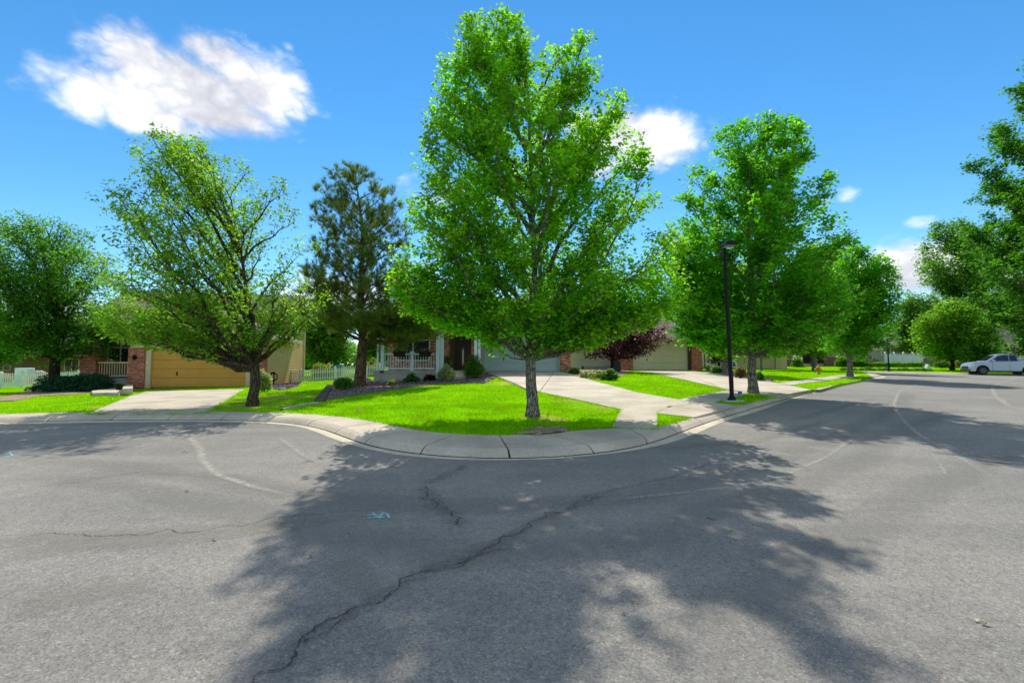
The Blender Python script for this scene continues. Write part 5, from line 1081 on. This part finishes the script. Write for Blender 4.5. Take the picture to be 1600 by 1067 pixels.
def sh(label, px, py, Y, wpx, hpx, leafm, n, ls, seed, **kw):
    s = Y/711; b = P(px, py, Y); return shrub(label, b.x, Y, wpx*s/2, wpx*s/2*kw.pop('dep', .9), hpx*s, leafm, n, ls, seed, **kw)
def shg(label, px, py, wpx, hpx, *a, **kw): return sh(label, px, py, G(px, py, .13)[1], wpx, hpx, *a, **kw)
shg('spreading dark green juniper in front of the brick porch pier', 122, 611, 132, 25, L_JUN, 9000, .16, 71, ratio=.3, dep=.55, name='juniper', up=.2)
shg('variegated pale shrub beside the right brick pier of the ochre garage', 411, 611.5, 24, 32, L_VAR, 2600, .09, 72)
shg('bright green mounded perennial left of the pine trunk', 537, 608, 28, 19, L_SHRUB, 2200, .14, 73, ratio=.25, up=.1)
shg('rounded variegated shrub at the foot of the pale blue porch column', 697, 595.5, 28, 27, L_VAR, 2600, .085, 74)
shg('upright green shrub left of the sage garage door', 741, 590.5, 32, 36, L_SHRUB, 3400, .09, 75)
shg('low green shrub under the left half of the porch railing', 643, 597, 24, 13, L_SHRUB, 1500, .09, 76)
shg('low burgundy shrub under the right half of the porch railing', 672, 595, 22, 10, L_BURG, 1200, .08, 77)
shg('small pale green plant beside the yellow flag in the rock bed', 611, 602, 10, 8, L_YELLOW, 350, .09, 78)
sh('clipped yellow green bush behind the picket fence left of the pine', 505, 590, 37.5, 38, 26, L_YELLOW, 3800, .13, 79)
sh('yellow green bush between the pine trunk and the porch post', 583, 585, 39, 34, 28, L_YELLOW, 3000, .14, 80)
shg('low dark green shrub under the purple plum at the pale house', 953, 593.5, 26, 18, L_SHRUB, 1800, .11, 81)
shg('yellow leaved hosta beside the low shrub under the purple plum', 934, 591.5, 18, 10, L_YELLOW, 500, .16, 82)
shg('pale flowering plant at the edge of the bed by the side gate', 918, 590, 26, 11, L_VAR, 700, .11, 83)
shg('trailing green plant beside the side gate of the pale house', 898, 584, 20, 9, L_SHRUB, 700, .11, 84)
shg('low spreading green shrub right of the cream garage driveway', 1122, 583, 26, 11, L_SHRUB, 1500, .13, 85)
shg('reddish olive rounded bush between lamp pole and second maple trunk', 1157, 591, 17, 21, L_OLIVE, 1500, .09, 86)
shg('small dark green bush right of the second maple trunk', 1187, 595, 14, 16, L_PEAR, 1000, .09, 87)
shg('little green clump by the downspout of the cream garage', 1104, 577, 16, 8, L_SHRUB, 500, .12, 88)
sh('dark shrub below the white blossoms by the distant brick porch', 1246, 574, 58, 17, 14, L_PEAR, 900, .22, 89)
sh('round white blossoming bush at the distant brick porch', 1246, 569, 59, 14, 17, L_WFLOW, 700, .2, 90, base=-.3)
for k, (px, w_, h_) in enumerate([(1318,24,15),(1340,22,14)]): sh(['large dark rounded shrub at the brick wall left of the small maple trunk','large dark rounded shrub at the brick wall right of the small maple trunk'][k], px, 571, 58.5, w_, h_, L_PEAR, 1800, .22, 91+k, up=.4)
def hedge(label, x0, x1, y, h, d, leafm, n, ls, seed):
    rng = np.random.default_rng(seed); z0 = g((x0+x1)/2, y)+.1; t = thing('hedge', label, 'hedge', ((x0+x1)/2, y, z0)); L = x1-x0
    Pp = np.stack([rng.uniform(-L/2, L/2, n), rng.uniform(-d/2, d/2, n), h*(1-rng.random(n)**2)*(.9+.1*np.sin(np.linspace(0, 40, n)))], 1); tag(add('foliage', fast_mesh('foliage', leaves_at(Pp, ls, rng, .6, .4, .2), 4), leafm, t), kind='stuff')
    mb = MB()
    for k in range(int(L/.6)+1): mb.tube([(-L/2+k*.6, 0, -.1), (-L/2+k*.6+.1, 0, h*.7)], [.03, .01], 5)
    mb.put('stems', BARK_D, t)
hedge('low dark hedge along the foot of the white vinyl fence', X(1346,58), X(1441,58), 58, .6, .8, L_PEAR, 5000, .16, 95)
for k, (px, w_, h_, lm) in enumerate([(1473,22,12,L_SHRUB),(1487,10,10,L_YELLOW),(1503,20,13,L_YELLOW),(1520,14,11,L_PEAR)]):
    sh(['clipped round green hedge ball left of the bushy tree trunk','small clipped yellow green ball behind the bushy tree trunk','clipped yellow green hedge ball right of the bushy tree trunk','dark clipped hedge ball hidden behind the pickup hood'][k], px, 571, 55, w_, h_, lm, 1500, .17, 100+k)
for k in range(15):
    px = 1318+k*9.6; sh('small green perennial tuft in the row along the far lawn', px, 577, 48, 11, 4.5+1.5*math.sin(k*2.1), L_SHRUB, 300, .16, 110+k, ratio=.3, up=.1, name='perennial', cat='plant', group='row of small perennials on the far lawn', stems=2)
sh('orange brown shrub beyond the left picket fence at the picture edge', 2, 592, 36, 26, 18, L_ORANGE, 1500, .13, 130)
rg = np.random.default_rng(140)
for q, (t, pm_) in enumerate(zip(FB, (PETALY, PETAL))):
    for mm, n_, ls in ((L_SHRUB, 260, .07), (pm_, 200, .06)):
        Pp = np.stack([rg.normal(0, .2, n_), rg.normal(-.05, .08, n_), .18+np.abs(rg.normal(0, .08, n_))], 1); tag(add('flowers' if mm is pm_ else 'foliage', fast_mesh('flowers', leaves_at(Pp, ls, rg, .9, .5, .2), 4), mm, t), kind='stuff')
def potted(lab, x, y, z, h, pm_, seed):
    rng = np.random.default_rng(seed); t = thing('potted_plant', lab, 'potted plant', (x, y, z)); MB().lathe([(.11,0),(.17,.28),(.19,.28),(.19,.33),(.14,.32)], 14).put('pot', mat('terracotta', (.28,.13,.07), .8), t, True)
    for mm, n_, ls in ((L_SHRUB, 300, .10), (pm_, 120, .08)):
        Pp = np.stack([rng.normal(0, .15, n_), rng.normal(0, .13, n_), .33+h*rng.random(n_)], 1); tag(add('flowers' if mm is pm_ else 'foliage', fast_mesh('flowers', leaves_at(Pp, ls, rng, .8, .4, .2), 4), mm, t), kind='stuff')
potted('potted plant with pink flowers at the front door, left of the doorway', X(699,26.6), 26.6, 1.085, .5, PETAL, 150); potted('potted plant at the right side of the front door with pale flowers', X(738,26.8), 26.8, 1.085, .6, PETALY, 151)

# ---------------- the far belt of trees beyond the houses
rg = np.random.default_rng(77); n = 26000; xx = rg.uniform(-120, 110, n); top = 5.5+1.8*np.sin(xx*.21)+1.5*np.sin(xx*.53+1)+1.0*np.sin(xx*1.3); zz_ = top*(1-rg.random(n)**1.6); yy = 88+rg.uniform(-3, 3, n)+3*np.sin(xx*.4)
Pp = np.stack([xx, yy, zz_+gv(xx, yy)], 1); tag(add('treeline', fast_mesh('treeline', leaves_at(Pp, 1.1, rg, .7, .4, .3), 4), L_FAR), kind='stuff')
# ---------------- grass blades on the lawns near enough to show them
NOT = [D1, D2, DL, W1, W3]+list(BEDS.values())+[mnd]
rng = np.random.default_rng(9); ib = [tuple(p) for p in innerL]+[(110,30),(110,95),(-90,95),(-90,14)]
def blades(n, x0, x1, y0, y1, hh, ww):
    p = np.stack([rng.uniform(x0, x1, n), rng.uniform(y0, y1, n)], 1); k = inside(ib, p[:, 0], p[:, 1])&(np.abs(p[:, 0]) < 1.16*p[:, 1])
    for q in NOT: k &= ~inside(q, p[:, 0], p[:, 1])
    p = p[k]; dry = np.zeros(len(p)); nz = .35*np.sin(p[:, 0]*3.3+p[:, 1]*2.1)+.3*np.sin(p[:, 1]*5.1-p[:, 0]*1.7)+.25*np.sin(p[:, 0]*9+p[:, 1]*7)
    for (cx, cy), r_ in DRYSPOTS: dry = np.maximum(dry, np.clip(1.15-np.hypot(p[:, 0]-cx, p[:, 1]-cy)/r_+nz*.6, 0, 1))
    p = p[rng.random(len(p)) > np.clip(dry*1.1+.25*(nz > .35), 0, .93)]
    m_ = len(p); z = gv(p[:, 0], p[:, 1])+.112; a = rng.random(m_)*6.28; h = hh*(.5+.9*rng.random(m_)); ln = rng.normal(0, .45, (m_, 2))*h[:, None]; w_ = ww*.5
    B0 = np.stack([p[:, 0], p[:, 1], z], 1); S = np.stack([np.cos(a), np.sin(a), 0*a], 1)*w_; T = B0+np.concatenate([ln, h[:, None]], 1); return np.stack([B0-S, B0+S, T], 1)
def edge_blades(line, n, hh, ww):
    A = np.array(line); d = np.r_[0, np.cumsum(np.hypot(*np.diff(A, axis=0).T))]; u = rng.random(n)*d[-1]; p = np.stack([np.interp(u, d, A[:, 0]), np.interp(u, d, A[:, 1])], 1)+rng.normal(0, .025, (n, 2)); k = (p[:, 1] > 6)&(p[:, 1] < 30)&(np.abs(p[:, 0]) < 1.16*p[:, 1])&(np.sin(u*2.1)+np.sin(u*5.3+1)+rng.normal(0, .8, n) > -.4); p = p[k]; m_ = len(p)
    bad = np.zeros(m_, bool)
    for q in (D1, D2, DL, W1, W3): bad |= inside(q, p[:, 0], p[:, 1]+.22)&inside(q, p[:, 0]+.05, p[:, 1]+.3)&(line is innerL)
    a_, b_ = np.array(G(1027,645)), np.array(G(1062,624.5)); t_ = np.clip(((p-a_)@(b_-a_))/((b_-a_)@(b_-a_)), 0, 1); bad |= np.hypot(*(p-(a_+t_[:, None]*(b_-a_))).T) < .35
    p = p[~bad]; m_ = len(p)
    z = gv(p[:, 0], p[:, 1])+.115; a = rng.random(m_)*6.28; h = hh*(.4+rng.random(m_)); ln = rng.normal(0, .7, (m_, 2))*h[:, None]; B0 = np.stack([p[:, 0], p[:, 1], z], 1); S = np.stack([np.cos(a), np.sin(a), 0*a], 1)*ww; return np.stack([B0-S, B0+S, B0+np.concatenate([ln, h[:, None]], 1)], 1)
V = np.concatenate([edge_blades(innerL, 26000, .07, .008), edge_blades(dense(D1+D1[:1], .3), 6000, .06, .008), edge_blades(dense(DL+DL[:1], .3), 4000, .07, .01), blades(150000, -5, 8, 8.3, 14, .045, .012), blades(90000, -16, 9, 12, 20, .05, .018), blades(50000, -26, 14, 18, 30, .06, .03), blades(25000, 8, 45, 22, 55, .06, .05)])
tag(add('grass', fast_mesh('grass', V, 3), GRASS), kind='stuff')
